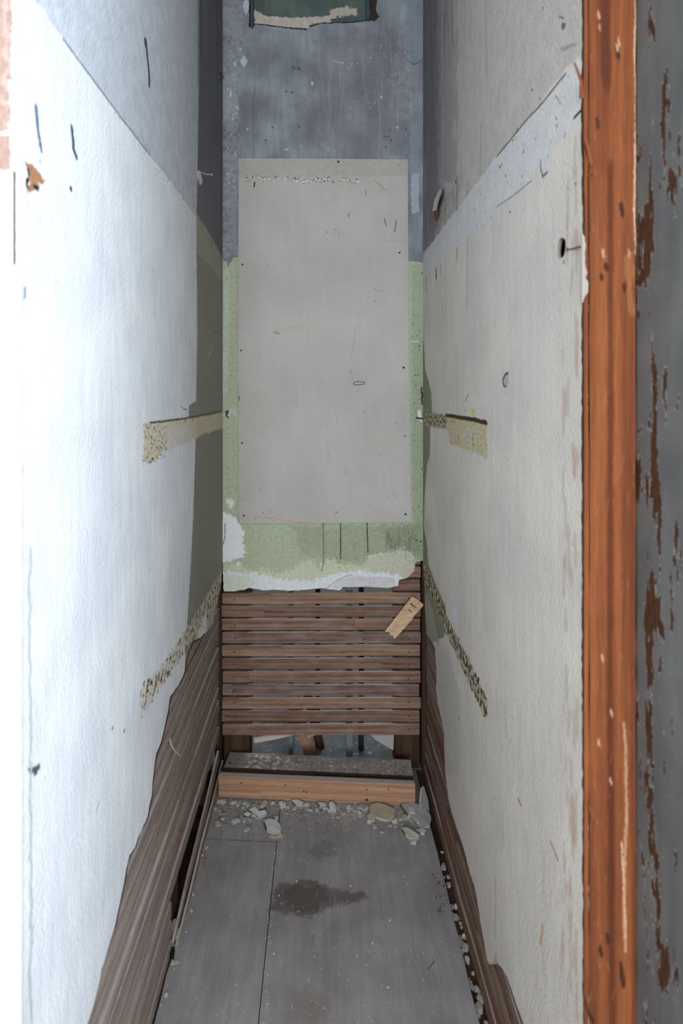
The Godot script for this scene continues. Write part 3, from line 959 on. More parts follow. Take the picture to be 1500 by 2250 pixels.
func right_texture(box: Rect2) -> Texture2D:
	var t := Tex.new(box, 700.0, 23)
	t.ground(rgb(230, 225, 217), rgb(219, 215, 209), 0.05, 0.06, 23, 0.006, 10.0)
	var far := D + 0.05
	# above the lost rail
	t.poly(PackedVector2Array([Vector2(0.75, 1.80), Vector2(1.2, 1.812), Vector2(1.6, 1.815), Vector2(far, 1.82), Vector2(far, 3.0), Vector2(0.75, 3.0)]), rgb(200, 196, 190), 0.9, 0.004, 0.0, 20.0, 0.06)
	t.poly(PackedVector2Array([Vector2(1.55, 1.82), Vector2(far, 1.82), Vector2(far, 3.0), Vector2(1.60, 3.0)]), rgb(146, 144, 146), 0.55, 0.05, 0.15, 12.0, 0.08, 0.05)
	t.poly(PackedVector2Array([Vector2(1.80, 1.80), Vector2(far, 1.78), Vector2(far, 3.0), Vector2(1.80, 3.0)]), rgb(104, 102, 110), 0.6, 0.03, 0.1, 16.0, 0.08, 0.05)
	for i in 90:
		var a := lerpf(1.0, 2.06, sqrt(t.r.randf()))
		var b := t.r.randf_range(1.84, 2.9)
		t.line(PackedVector2Array([Vector2(a, b), Vector2(a + t.r.randf_range(-0.02, 0.02), b - t.r.randf_range(0.1, 0.4))]), t.r.randf_range(0.004, 0.014), [rgb(130, 128, 134), rgb(190, 190, 192), rgb(158, 154, 148)][i % 3], 0.06)
	# the rail's ghost
	t.poly(PackedVector2Array([Vector2(0.75, 1.795), Vector2(0.95, 1.79), Vector2(1.2, 1.812), Vector2(1.6, 1.815), Vector2(far, 1.82), Vector2(far, 1.735), Vector2(1.6, 1.72), Vector2(1.1, 1.70), Vector2(0.75, 1.715)]), rgb(222, 223, 226), 0.9, 0.005, 0.0, 18.0, 0.04)
	t.line(PackedVector2Array([Vector2(0.86, 1.798), Vector2(0.95, 1.80), Vector2(1.05, 1.808), Vector2(1.2, 1.812)]), 0.003, rgb(96, 94, 98), 0.7, 0.003)
	t.line(PackedVector2Array([Vector2(1.0, 1.692), Vector2(1.1, 1.70), Vector2(1.2, 1.71)]), 0.002, rgb(120, 118, 116), 0.6, 0.003)
	t.dots(rect(0.84, 1.70, 1.4, 1.80), 60, 0.0008, 0.003, rgb(110, 112, 128), 0.7)
	# green left in the corner
	t.poly(list(fr, [926, 700, 931, 760, 934, 815, 941, 835, 947, 860, 949, 900, 945, 940, 944, 1000, 938, 1020, 932, 1100, 931, 1160, 937, 1190, 941, 1240, 960, 1290, 978, 1330, 982, 1370, 975, 1400, 950, 1410, 926, 1390]), rgb(140, 146, 124), 0.95, 0.003, 0.0, 50.0, 0.06)
	t.poly(list(fr, [936, 1300, 950, 1340, 962, 1400, 966, 1420, 940, 1400, 932, 1330]), rgb(176, 178, 168), 0.8, 0.006, 0.2)
	# the shelf cleat's ghost
	var cleat := list(fr, [930, 907, 980, 911, 1012, 916, 1046, 920, 1069, 927, 1070, 1008, 1048, 996, 1018, 985, 993, 977, 987, 972, 986, 944, 960, 940, 930, 934])
	t.poly(cleat, rgb(212, 202, 168), 1.0, 0.003, 0.0, 60.0, 0.05)
	t.poly(list(fr, [1020, 940, 1040, 944, 1044, 970, 1028, 974, 1010, 955]), rgb(212, 208, 198), 0.8, 0.012, 0.2)
	t.poly(cleat, rgb(132, 104, 70), 0.75, 0.004, 0.7, 70.0, 0.2)
	t.dots(cleat, 60, 0.0012, 0.004, rgb(104, 78, 48), 0.8)
	t.poly(list(fr, [930, 906, 982, 910, 980, 940, 930, 934]), rgb(60, 50, 40), 0.85, 0.006, 0.52, 60.0, 0.2)
	t.line(list(fr, [980, 912, 1015, 918, 1046, 923, 1069, 930]), 0.008, rgb(70, 60, 42), 0.75, 0.006)
	t.poly(list(fr, [1034, 897, 1044, 898, 1042, 917, 1036, 916]), rgb(222, 206, 150), 1.0, 0.002)
	t.spot(fr(1022, 902), 0.004, rgb(112, 96, 80), 0.7)
	# the lower cleat's ghost
	var low := list(fr, [930, 1240, 944, 1262, 962, 1305, 985, 1362, 1005, 1400, 1025, 1440, 1050, 1490, 1070, 1538, 1070, 1574, 1064, 1576, 1050, 1545, 1030, 1500, 1008, 1450, 990, 1412, 968, 1360, 948, 1310, 932, 1280])
	t.poly(low, rgb(198, 190, 160), 0.9, 0.005, 0.1, 50.0, 0.08)
	t.poly(low, rgb(66, 56, 48), 0.9, 0.008, 0.53, 36.0, 0.25)
	t.dots(low, 160, 0.001, 0.006, rgb(58, 48, 38), 0.75)
	t.poly(list(fr, [993, 1288, 999, 1310, 1004, 1350, 1007, 1385, 1000, 1376, 989, 1352, 990, 1316]), rgb(222, 230, 236), 0.95, 0.006)
	t.dots(list(fr, [960, 1380, 985, 1400, 995, 1600, 985, 1690, 978, 1690]), 160, 0.0008, 0.003, rgb(100, 94, 86), 0.7)
	t.poly(list(fr, [960, 1424, 985, 1430, 1010, 1520, 1010, 1700, 980, 1700, 976, 1600, 962, 1520]), rgb(196, 196, 198), 0.5, 0.01, 0.1)
	# scuffs, chips and rust bleed by the stud
	for i in 60:
		var px := t.r.randf_range(1236, 1270)
		var py := t.r.randf_range(220, 2250)
		t.line(list(fr, [px, py, px + t.r.randf_range(-3, 3), py + t.r.randf_range(20, 110)]), 0.010, rgb(206, 182, 168), 0.07)
	for i in 70:
		var px := t.r.randf_range(1060, 1250)
		var py := t.r.randf_range(1500, 2250)
		t.line(list(fr, [px, py, px + t.r.randf_range(-4, 6), py + t.r.randf_range(15, 90)]), 0.004, rgb(196, 174, 154), 0.09)
	t.poly(list(fr, [1186, 316, 1202, 314, 1204, 360, 1198, 384, 1188, 380, 1188, 350]), rgb(222, 224, 228), 0.9, 0.003)
	t.line(list(fr, [1187, 352, 1188, 372, 1192, 388, 1202, 378]), 0.003, rgb(96, 98, 104), 0.8)
	t.poly(list(fr, [1230, 108, 1245, 98, 1262, 92, 1272, 90, 1262, 100, 1245, 108, 1234, 112]), rgb(150, 154, 162), 0.8, 0.003)
	t.poly(list(fr, [1234, 46, 1240, 44, 1242, 58, 1238, 68, 1233, 62]), rgb(96, 92, 92), 0.8, 0.003)
	t.line(list(fr, [1228, 36, 1238, 40]), 0.002, rgb(110, 106, 106), 0.7)
	for q in [[1119, 466], [1186, 216], [1221, 211], [1227, 216], [1126, 306], [1135, 283], [1097, 364], [1000, 398], [1168, 197], [1264, 403], [1192, 14], [1222, 257]]:
		t.poly(list(fr, [q[0] - 2, q[1] - 3, q[0] + 3, q[1] - 1, q[0] + 1, q[1] + 5]), rgb(88, 86, 96), 0.75, 0.002)
	t.poly(list(fr, [1104, 832, 1110, 820, 1117, 824, 1117, 842, 1110, 850, 1104, 846]), rgb(186, 182, 180), 1.0, 0.002)
	t.line(list(fr, [1106, 846, 1104, 834, 1110, 822, 1116, 820]), 0.004, rgb(84, 80, 80), 0.85)
	t.line(list(fr, [1106, 848, 1112, 850]), 0.003, rgb(84, 80, 80), 0.8)
	t.poly(list(fr, [1107, 872, 1116, 870, 1116, 882, 1110, 890]), rgb(226, 226, 224), 0.9, 0.002)
	t.line(list(fr, [1030, 865, 1022, 882]), 0.003, rgb(140, 128, 120), 0.7)
	t.line(list(fr, [1018, 515, 1018, 545]), 0.010, rgb(224, 224, 226), 0.7)
	t.spot(fr(958, 605), 0.006, rgb(44, 46, 56), 0.8)
	t.line(list(fr, [957, 588, 958, 612]), 0.008, rgb(54, 56, 66), 0.75)
	t.spot(fr(1007, 1580), 0.004, rgb(96, 90, 84), 0.8)
	t.line(list(fr, [1138, 1755, 1144, 1770]), 0.004, rgb(140, 112, 92), 0.8)
	t.line(list(fr, [1210, 1850, 1216, 1866, 1225, 1890]), 0.003, rgb(150, 104, 84), 0.8)
	t.line(list(fr, [1192, 2030, 1190, 2055, 1186, 2075]), 0.005, rgb(208, 168, 132), 0.7)
	t.line(list(fr, [1088, 1932, 1089, 1990, 1086, 2060]), 0.003, rgb(190, 160, 134), 0.5)
	t.spot(fr(1238, 576), 0.003, rgb(120, 110, 104), 0.8)
	t.dots(rect(0.82, 0.3, 1.5, 1.7), 120, 0.0006, 0.0018, rgb(140, 128, 118), 0.6)
	# tear round the loose flake by the corner
	t.poly(list(fr, [962, 446, 958, 470, 960, 480, 966, 470, 972, 440, 978, 420, 970, 418]), rgb(126, 104, 92), 0.9, 0.01)
	t.poly(list(fr, [975, 402, 984, 398, 996, 402, 998, 410, 984, 424, 976, 420]), rgb(196, 198, 198), 0.8, 0.012)
	return t.done()

# ---------------------------------------------------------------- floor
func build_floor() -> void:
	var fn := base("floor", Vector3.ZERO)
	tag(fn, "closet floor of wide dusty grey boards with a dark wet stain", "floor", "", "structure")
	box_part("subfloor", Vector3(0.0, -0.04, -1.42), Vector3(0.86, 0.03, 1.46), mats.dark_wood, fn)
	var box := Rect2(-0.40, 0.60, 0.76, 1.50)
	var t := Tex.new(box, 800.0, 33)
	t.ground(rgb(156, 153, 155), rgb(138, 135, 137), 0.10, 0.07, 33, 0.007, 9.0)
	var g := t.r
	# the wet stain
	t.poly(list(ff, [592, 2000, 594, 1978, 606, 1952, 612, 1944, 650, 1940, 668, 1930, 690, 1938, 714, 1944, 722, 1952, 760, 1956, 796, 1962, 808, 1968, 790, 1980, 735, 1988, 716, 1996, 690, 2012, 660, 2016, 640, 2008]), rgb(92, 86, 84), 0.7, 0.006, 0.0, 30.0, 0.05, 0.006)
	t.poly(list(ff, [606, 1960, 650, 1946, 700, 1948, 716, 1960, 712, 1988, 690, 2004, 640, 2000]), rgb(80, 73, 69), 0.4, 0.012, 0.3, 30.0)
	t.poly(list(ff, [676, 1872, 700, 1846, 732, 1846, 736, 1880, 700, 1890]), rgb(112, 108, 106), 0.5, 0.01, 0.2, 30.0, 0.05, 0.006)
	t.poly(list(ff, [688, 2026, 704, 2030, 708, 2090, 690, 2092]), rgb(170, 168, 168), 0.5, 0.006, 0.3, 40.0, 0.05, 0.004)
	t.poly(list(ff, [640, 2170, 700, 2180, 740, 2220, 700, 2260, 640, 2250]), rgb(140, 126, 120), 0.5, 0.012, 0.2, 30.0, 0.05, 0.01)
	# sweeping marks
	for i in 150:
		var x := g.randf_range(-0.34, 0.33)
		var z := g.randf_range(0.9, 1.8)
		t.line(PackedVector2Array([Vector2(x, z), Vector2(x + g.randf_range(-0.02, 0.02), z + g.randf_range(0.03, 0.16))]), 0.0016, rgb(168, 166, 168) if i % 2 else rgb(104, 100, 100), 0.16)
	# dust and fine crumbs
	t.dots(list(ff, [590, 1850, 960, 1850, 1040, 2300, 560, 2300]), 420, 0.0005, 0.0018, rgb(206, 204, 202), 0.75)
	t.dots(list(ff, [440, 1850, 600, 1850, 560, 2300, 330, 2300]), 130, 0.0005, 0.0016, rgb(206, 204, 202), 0.7)
	t.dots(list(ff, [592, 1900, 606, 1900, 584, 2300, 570, 2300]), 160, 0.0006, 0.002, rgb(204, 202, 198), 0.7)
	for i in 5200:
		var px := g.randf_range(440, 950)
		var reach := 95.0 if px < 640 else 60.0
		var py := 1752.0 + (px - 480) * 0.046 + absf(g.randfn(0.0, 0.45)) * reach
		var cc: Color = [rgb(196, 196, 194), rgb(176, 176, 174), rgb(84, 80, 78), rgb(206, 206, 200)][i % 4]
		t.spot(ff(px, py), g.randf_range(0.0004, 0.0020), cc, 0.7)
	t.dots(list(ff, [945, 1880, 975, 1940, 985, 2010, 960, 2000]), 60, 0.001, 0.004, rgb(76, 70, 66), 0.8)
	t.dots(list(ff, [430, 1850, 400, 2000, 380, 2050, 440, 1900]), 60, 0.001, 0.004, rgb(150, 120, 100), 0.5)
	t.poly(list(ff, [442, 1860, 452, 1860, 452, 1910, 444, 1910]), rgb(150, 122, 104), 0.5, 0.004)
	t.line(list(ff, [940, 2130, 955, 2112]), 0.002, rgb(96, 84, 78), 0.8)
	var m := textured(t.done(), 0.55)
	var edge := flat(rgb(86, 76, 70), 0.9)
	var seam := ff(608, 1850).x
	var a := ragged(PackedVector2Array([Vector2(-0.362, 0.70), Vector2(-0.357, 1.2), Vector2(-0.352, 1.765)]), 0.05, 0.0015, 41)
	a.append(Vector2(seam - 0.0012, 1.752))
	a.append(Vector2(seam - 0.0012, 0.70))
	put("floor_board", sheet([a], on_floor, -0.025, 0.0, box), [m, edge], fn)
	var b := PackedVector2Array([Vector2(seam + 0.0008, 0.70), Vector2(seam + 0.0008, 1.98)])
	b.append_array(ragged(PackedVector2Array([Vector2(0.330, 1.98), Vector2(0.333, 1.6), Vector2(0.331, 1.25), Vector2(0.330, 0.70)]), 0.06, 0.0012, 42))
	put("floor_board", sheet([b], on_floor, -0.025, 0.0, box), [m, edge], fn)
	var c := PackedVector2Array([Vector2(-0.352, 1.768), Vector2(-0.350, 2.09), Vector2(seam - 0.001, 2.09), Vector2(seam - 0.001, 1.755)])
	put("floor_board", sheet([c], on_floor, -0.025, -0.002, box), [m, edge], fn)
	var d := PackedVector2Array([Vector2(seam + 0.001, 1.982), Vector2(seam + 0.001, 2.09), Vector2(0.33, 2.09), Vector2(0.33, 1.982)])
	put("floor_board", sheet([d], on_floor, -0.025, -0.002, box), [m, edge], fn)

# ---------------------------------------------------------------- the doorway
func build_door_frame() -> void:
	# orange bare stud on the right
	var st := base("trim_1", Vector3(0, 0, 0))
	tag(st, "bare orange-brown wooden door stud with nail scars, right of the doorway", "door frame", "", "structure")
	var box := Rect2(0.34, 0.0, 0.10, CEIL)
	var g := wood(1400, 96, rgb(154, 92, 56), rgb(112, 64, 40), rgb(206, 168, 132), 0.0, 90, 0.8)
	g.rotate_90(CLOCKWISE)
	var t := Tex.new(box, 470.0, 91)
	g.resize(t.w * 2, t.h)
	t.w = g.get_width()
	t.h = g.get_height()
	t.img = g
	var fs := func(px: float, py: float) -> Vector2:
		var d := 0.803
		return Vector2((px - VX) * d / F, EY - (py - VY) * d / F)
	t.line(list(fs, [1328, -200, 1330, 100, 1332, 190]), 0.012, rgb(96, 54, 36), 0.10, 0.003)
	t.line(list(fs, [1340, 360, 1341, 900, 1339, 1500, 1345, 2300]), 0.008, rgb(92, 50, 34), 0.10, 0.003)
	t.line(list(fs, [1365, 1850, 1372, 1980, 1374, 2060]), 0.0022, rgb(220, 196, 170), 0.7, 0.002)
	t.line(list(fs, [1370, 1590, 1374, 1640, 1376, 1800, 1372, 1900, 1370, 2000, 1374, 2090]), 0.0028, rgb(196, 164, 136), 0.5, 0.003)
	t.line(list(fs, [1396, 0, 1394, 120, 1397, 220, 1393, 460, 1397, 560]), 0.002, rgb(226, 202, 176), 0.7, 0.002)
	for i in 80:
		var x := t.r.randf_range(1298, 1392)
		var y := t.r.randf_range(0, 2250)
		t.line(list(fs, [x, y, x + t.r.randf_range(-5, 5), y + t.r.randf_range(4, 22)]), 0.0012, rgb(190, 150, 122), 0.25)
	for e in [[1355, 115, 10], [1311, 270, 9], [1320, 610, 4], [1370, 632, 5], [1365, 462, 8], [1330, 585, 4], [1334, 2060, 8], [1318, 2090, 8], [1366, 2150, 16], [1362, 455, 5]]:
		t.line(list(fs, [e[0], e[1] - e[2], e[0] + 3, e[1] + e[2]]), 0.004, rgb(74, 48, 36), 0.8, 0.002)
	for e in [[1315, 28], [1316, 54], [1358, 85], [1355, 100], [1380, 550], [1324, 552], [1314, 1625], [1342, 1560], [1340, 1710], [1322, 1440]]:
		t.line(list(fs, [e[0], e[1], e[0] + 2, e[1] + 12]), 0.0024, rgb(200, 172, 150), 0.7, 0.002)
	t.poly(list(fs, [1372, 560, 1390, 556, 1392, 700, 1378, 700]), rgb(198, 142, 100), 0.35, 0.004, 0.2)
	var m := textured(t.done(), 0.7)
	var at := func(a: float, b: float, o: float) -> Vector3: return Vector3(a, b, -0.803 + o)
	var right := ragged(PackedVector2Array([Vector2(0.4256, 0.0), Vector2(0.4262, 0.5), Vector2(0.4250, 1.2), Vector2(0.4250, 1.6), Vector2(0.4255, CEIL)]), 0.03, 0.0006, 92)
	var left := ragged(PackedVector2Array([Vector2(0.3625, CEIL), Vector2(0.362, 1.8), Vector2(0.3628, 1.2), Vector2(0.3622, 0.6), Vector2(0.3625, 0.0)]), 0.05, 0.0006, 93)
	var p := PackedVector2Array(right)
	p.append_array(left)
	put("stud_face", sheet([p], at, -0.06, 0.0, box), [m, mats.dark_wood], st)
	var le := ragged(PackedVector2Array([Vector2(0.3605, 0.0), Vector2(0.3608, 0.9), Vector2(0.3600, 1.5), Vector2(0.3606, CEIL)]), 0.05, 0.0007, 94)
	le.append_array(ragged(PackedVector2Array([Vector2(0.3540, CEIL), Vector2(0.3548, 1.9), Vector2(0.3540, 1.72), Vector2(0.3552, 1.53), Vector2(0.3540, 1.45), Vector2(0.3546, 0.7), Vector2(0.3540, 0.3), Vector2(0.3543, 0.0)]), 0.02, 0.0005, 95))
	put("edge_strip", sheet([le], at, -0.03, 0.0015, box), [m, mats.dark_wood], st)
	var spill := ragged(list(fs, [1275, 512, 1281, 522, 1284, 545, 1281, 560, 1284, 585, 1286, 600, 1284, 612, 1290, 626, 1289, 642, 1282, 650, 1279, 664, 1275, 668]), 0.004, 0.0008, 97)
	put("plaster_spill", sheet([spill], at, 0.0012, 0.004, box), [flat(rgb(186, 182, 176), 0.95), mats.lime_rim], st)
	# splinters torn out where nails were drawn
	for e in [[[1278, 215, 0.0], [1268, 188, 0.012], [1246, 157, 0.022], 0.0042], [[1300, 362, 0.0], [1288, 338, 0.008], [1276, 308, 0.012], 0.005], [[1303, 380, 0.0], [1290, 388, 0.008], [1284, 394, 0.01], 0.0018], [[1306, 1812, 0.0], [1296, 1790, 0.006], [1286, 1754, 0.006], 0.0024], [[1302, 2245, 0.0], [1290, 2220, 0.006], [1280, 2185, 0.008], 0.003], [[1368, 2150, 0.0], [1364, 2130, 0.004], [1361, 2110, 0.004], 0.004]]:
		var s := begin()
		var pts := []
		for k in 3:
			var q: Vector2 = fs.call(e[k][0], e[k][1])
			pts.append(Vector3(q.x, q.y, -0.803 + e[k][2]))
		tube(s, pts, e[3] * 0.8, e[3] * 0.25, 5)
		put("splinter", s.commit(), [mats.rust if e[3] > 0.0028 and e[3] < 0.0045 and e[0][1] > 1000 else flat(rgb(150, 92, 60), 0.8)], st)

	# grey painted casing beside it, seen along its inner face
	var ca := base("trim_2", Vector3.ZERO)
	tag(ca, "grey painted door casing with flaking paint, far right of the doorway", "door frame", "", "structure")
	var cb := Rect2(0.60, 0.0, 0.22, CEIL)
	var ct := Tex.new(cb, 620.0, 96)
	ct.ground(rgb(118, 120, 120), rgb(104, 106, 108), 0.12, 0.06, 96, 0.012, 10.0)
	var fa := ct.field(0.05, 97, 1.0, 7.0)
	var fc := ct.field(0.012, 98)
	var fd := ct.field(0.16, 99, 1.0, 3.0)
	for y in ct.h:
		for x in ct.w:
			var i := y * ct.w + x
			var u := float(x) / ct.w
			var v: float = fa[i] / 255.0 + (fc[i] / 255.0 - 0.5) * 0.5 + (fd[i] / 255.0 - 0.5) * 0.3 - absf(u - 0.74) * 1.1
			if v > 0.58 or u > 0.955 + (fa[i] / 255.0 - 0.5) * 0.08:
				ct.img.set_pixel(x, y, rgb(96, 64, 42).lerp(rgb(66, 46, 34), fd[i] / 255.0))
			elif v > 0.545:
				ct.img.set_pixel(x, y, rgb(148, 152, 154))
	var cm := textured(ct.done(), 0.7)
	var cat := func(a: float, b: float, o: float) -> Vector3: return Vector3(0.4262 - o, b, -a)
	put("casing_board", sheet([rect(0.645, 0.0, 0.8025, CEIL)], cat, -0.025, 0.0, cb), [cm, flat(rgb(112, 114, 114), 0.7)], ca)
	put("casing_board", sheet([rect(0.4265, 0.0, 0.52, CEIL)], func(a: float, b: float, o: float) -> Vector3: return Vector3(a, b, -0.655 + o), 0.0, 0.02, Rect2(0.40, 0, 0.2, CEIL)), [cm, flat(rgb(112, 114, 114), 0.7)], ca)

	# white jamb on the left, salmon wood showing where the paint is gone
	var ja := base("trim_3", Vector3.ZERO)
	tag(ja, "white painted door jamb with salmon wood bared at its top, far left", "door frame", "", "structure")
	var jb := Rect2(-0.46, 0.0, 0.12, CEIL)
	var jt := Tex.new(jb, 690.0, 101)
	jt.ground(rgb(226, 227, 228), rgb(218, 218, 220), 0.05, 0.05, 101)
	var fj := func(px: float, py: float) -> Vector2:
		var d := 0.688
		return Vector2((px - VX) * d / F, EY - (py - VY) * d / F)
	jt.poly(list(fj, [-90, -2300, 26, -2300, 25, 60, 22, 130, 19, 250, 22, 340, 24, 368, -90, 368]), rgb(174, 144, 134), 0.95, 0.003, 0.12, 60.0)
	jt.poly(list(fj, [6, -2300, 18, -2300, 17, 130, 14, 240, 8, 330]), rgb(206, 190, 186), 0.5, 0.004, 0.3)
	jt.poly(list(fj, [-20, 286, 16, 286, 24, 292, 22, 298, -20, 298]), rgb(230, 230, 230), 1.0, 0.002)
	jt.poly(list(fj, [24, -2300, 46, -2300, 42, 34, 33, 34, 32, -10]), rgb(200, 180, 170), 0.6, 0.004, 0.3)
	var jm := textured(jt.done(), 0.6)
	var jat := func(a: float, b: float, o: float) -> Vector3: return Vector3(a, b, -0.688 + o)
	var g0: Vector2 = fj.call(27, 376)
	var g1: Vector2 = fj.call(33, 582)
	var lside := rect(-0.46, 0.0, g0.x, CEIL)
	var rside := PackedVector2Array([Vector2(g0.x + 0.0004, 0.0)])
	rside.append(Vector2(g0.x + 0.0004, g1.y))
	rside.append(Vector2(g0.x + 0.0032, g1.y))
	rside.append_array(ragged(PackedVector2Array([Vector2(g0.x + 0.0034, g1.y + 0.004), Vector2(g0.x + 0.0036, g0.y)]), 0.008, 0.0004, 102))
	rside.append(Vector2(g0.x + 0.0004, g0.y))
	rside.append(Vector2(g0.x + 0.0004, CEIL))
	rside.append_array(ragged(PackedVector2Array([Vector2(-0.3508, CEIL), Vector2(-0.3510, 1.0), Vector2(-0.3508, 0.0)]), 0.02, 0.0007, 103))
	put("jamb_board", sheet([lside], jat, -0.03, 0.0, jb), [jm, mats.pale_plaster], ja)
	put("jamb_board", sheet([rside], jat, -0.03, -0.001, jb), [jm, mats.pale_plaster], ja)
	box_part("jamb_core", Vector3(-0.41, CEIL / 2, -0.745), Vector3(0.11, CEIL, 0.05), mats.pale_plaster, ja)

# ---------------------------------------------------------------- the space behind the lath
func build_back_room() -> void:
	var t := Tex.new(Rect2(-1.0, 2.1, 2.0, 1.3), 300.0, 111)
	t.ground(rgb(128, 134, 136), rgb(98, 106, 110), 0.1, 0.3, 111, 0.02, 1.0)
	t.dots(rect(-1.0, 2.1, 1.0, 3.4), 1500, 0.002, 0.008, rgb(180, 184, 184), 0.7)
	var o := put("floor", sheet([rect(-1.0, 2.095, 1.0, 3.4)], on_floor, -0.05, -0.004, Rect2(-1.0, 2.1, 2.0, 1.3)), [textured(t.done()), mats.dark_wood])
	tag(o, "rubble-strewn grey floor glimpsed behind the open lath", "floor", "", "structure")
	var w := base("wall_far", Vector3.ZERO)
	tag(w, "dim grey wall of the space behind the lath", "wall", "", "structure")
	framed_wall(w, Vector3(0, 0, -3.41), 2.1, Vector2(0.2, 1.5), Vector2(0.9, 0.9), false)
	for s in [-1.0, 1.0]:
		box_part("wall_panel", Vector3(1.03 * s, CEIL / 2, -2.80), Vector3(0.06, CEIL, 1.3), mats.room, w)
	for s in [-1.0, 1.0]:
		box_part("wall_panel", Vector3(0.75 * s, CEIL / 2, -2.18), Vector3(0.62, CEIL, 0.05), mats.room, w)
	# timbers and rubble seen through the opening under the lath
	var grey := flat(rgb(122, 136, 142), 0.8)
	var dark := flat(rgb(48, 46, 46), 0.9)
	var info := [
		[-0.117, 0.016, -2.20, grey, "slim grey-blue post behind the opening, beside the splintered wood"],
		[-0.017, 0.018, -2.24, dark, "dark post behind the opening, nearest its middle"],
		[0.098, 0.024, -2.17, grey, "wide grey post standing behind the opening, right of middle"],
		[0.146, 0.018, -2.22, dark, "dark post behind the opening, beside the sloping plaster slab"]]
	for e in info:
		var p := put("post", plank(0.9, e[1], 0.03, 600 + int(e[0] * 1000), 0.001, 0.002), [e[3]])
		p.rotation.z = PI / 2
		p.position = Vector3(e[0], 0.446, e[2])
		tag(p, e[4], "post")
	var b := put("broken_board", plank(0.26, 0.045, 0.02, 610, 0.004, 0.004), [mats.pine])
	b.rotation = Vector3(0.2, 0.2, -1.25)
	b.position = Vector3(-0.075, 0.118, -2.155)
	tag(b, "splintered orange-brown board leaning in the opening under the lath", "board")
	b = put("broken_board", plank(0.24, 0.03, 0.018, 611, 0.004, 0.004), [mats.dark_wood])
	b.rotation = Vector3(0.1, -0.1, -1.35)
	b.position = Vector3(-0.032, 0.114, -2.215)
	tag(b, "dark split board leaning beside the splintered orange-brown one", "board")
	var slab := put("plaster_slab", sheet([list(fb, [560, 1640, 566, 1655, 624, 1652, 632, 1640, 630, 1618, 566, 1618])], func(a: float, bb: float, oo: float) -> Vector3: return Vector3(a, bb, -2.20 + oo), 0.0, 0.015, Rect2(-0.4, 0, 0.8, 0.5)), [flat(rgb(206, 200, 198), 0.9), mats.lime_rim])
	tag(slab, "pale plaster slab in the left part of the opening", "plaster slab")
	b = put("batten", plank(0.14, 0.016, 0.012, 612, 0.002, 0.002), [flat(rgb(206, 192, 184), 0.9)])
	b.rotation.z = 0.22
	b.position = Vector3(-0.175, 0.098, -2.12)
	tag(b, "pale batten lying aslant across the left part of the opening", "batten")
	var curve := list(fb, [800, 1612, 812, 1622, 826, 1636, 848, 1650, 866, 1660, 868, 1612])
	slab = put("plaster_slab", sheet([curve], func(a: float, bb: float, oo: float) -> Vector3: return Vector3(a, bb, -2.125 + oo), 0.0, 0.016, Rect2(-0.4, 0, 0.8, 0.5)), [flat(rgb(176, 172, 170), 0.9), mats.lime_rim])
	tag(slab, "curved plaster slab hanging at the right end of the opening", "plaster slab")
	var arch := list(fb, [672, 1612, 676, 1636, 690, 1630, 720, 1622, 760, 1617, 760, 1610])
	slab = put("plaster_slab", sheet([arch], func(a: float, bb: float, oo: float) -> Vector3: return Vector3(a, bb, -2.13 + oo), 0.0, 0.012, Rect2(-0.4, 0, 0.8, 0.5)), [flat(rgb(168, 156, 148), 0.9), mats.lime_rim])
	tag(slab, "thin plaster shard hanging under the lath at the middle of the opening", "plaster slab")

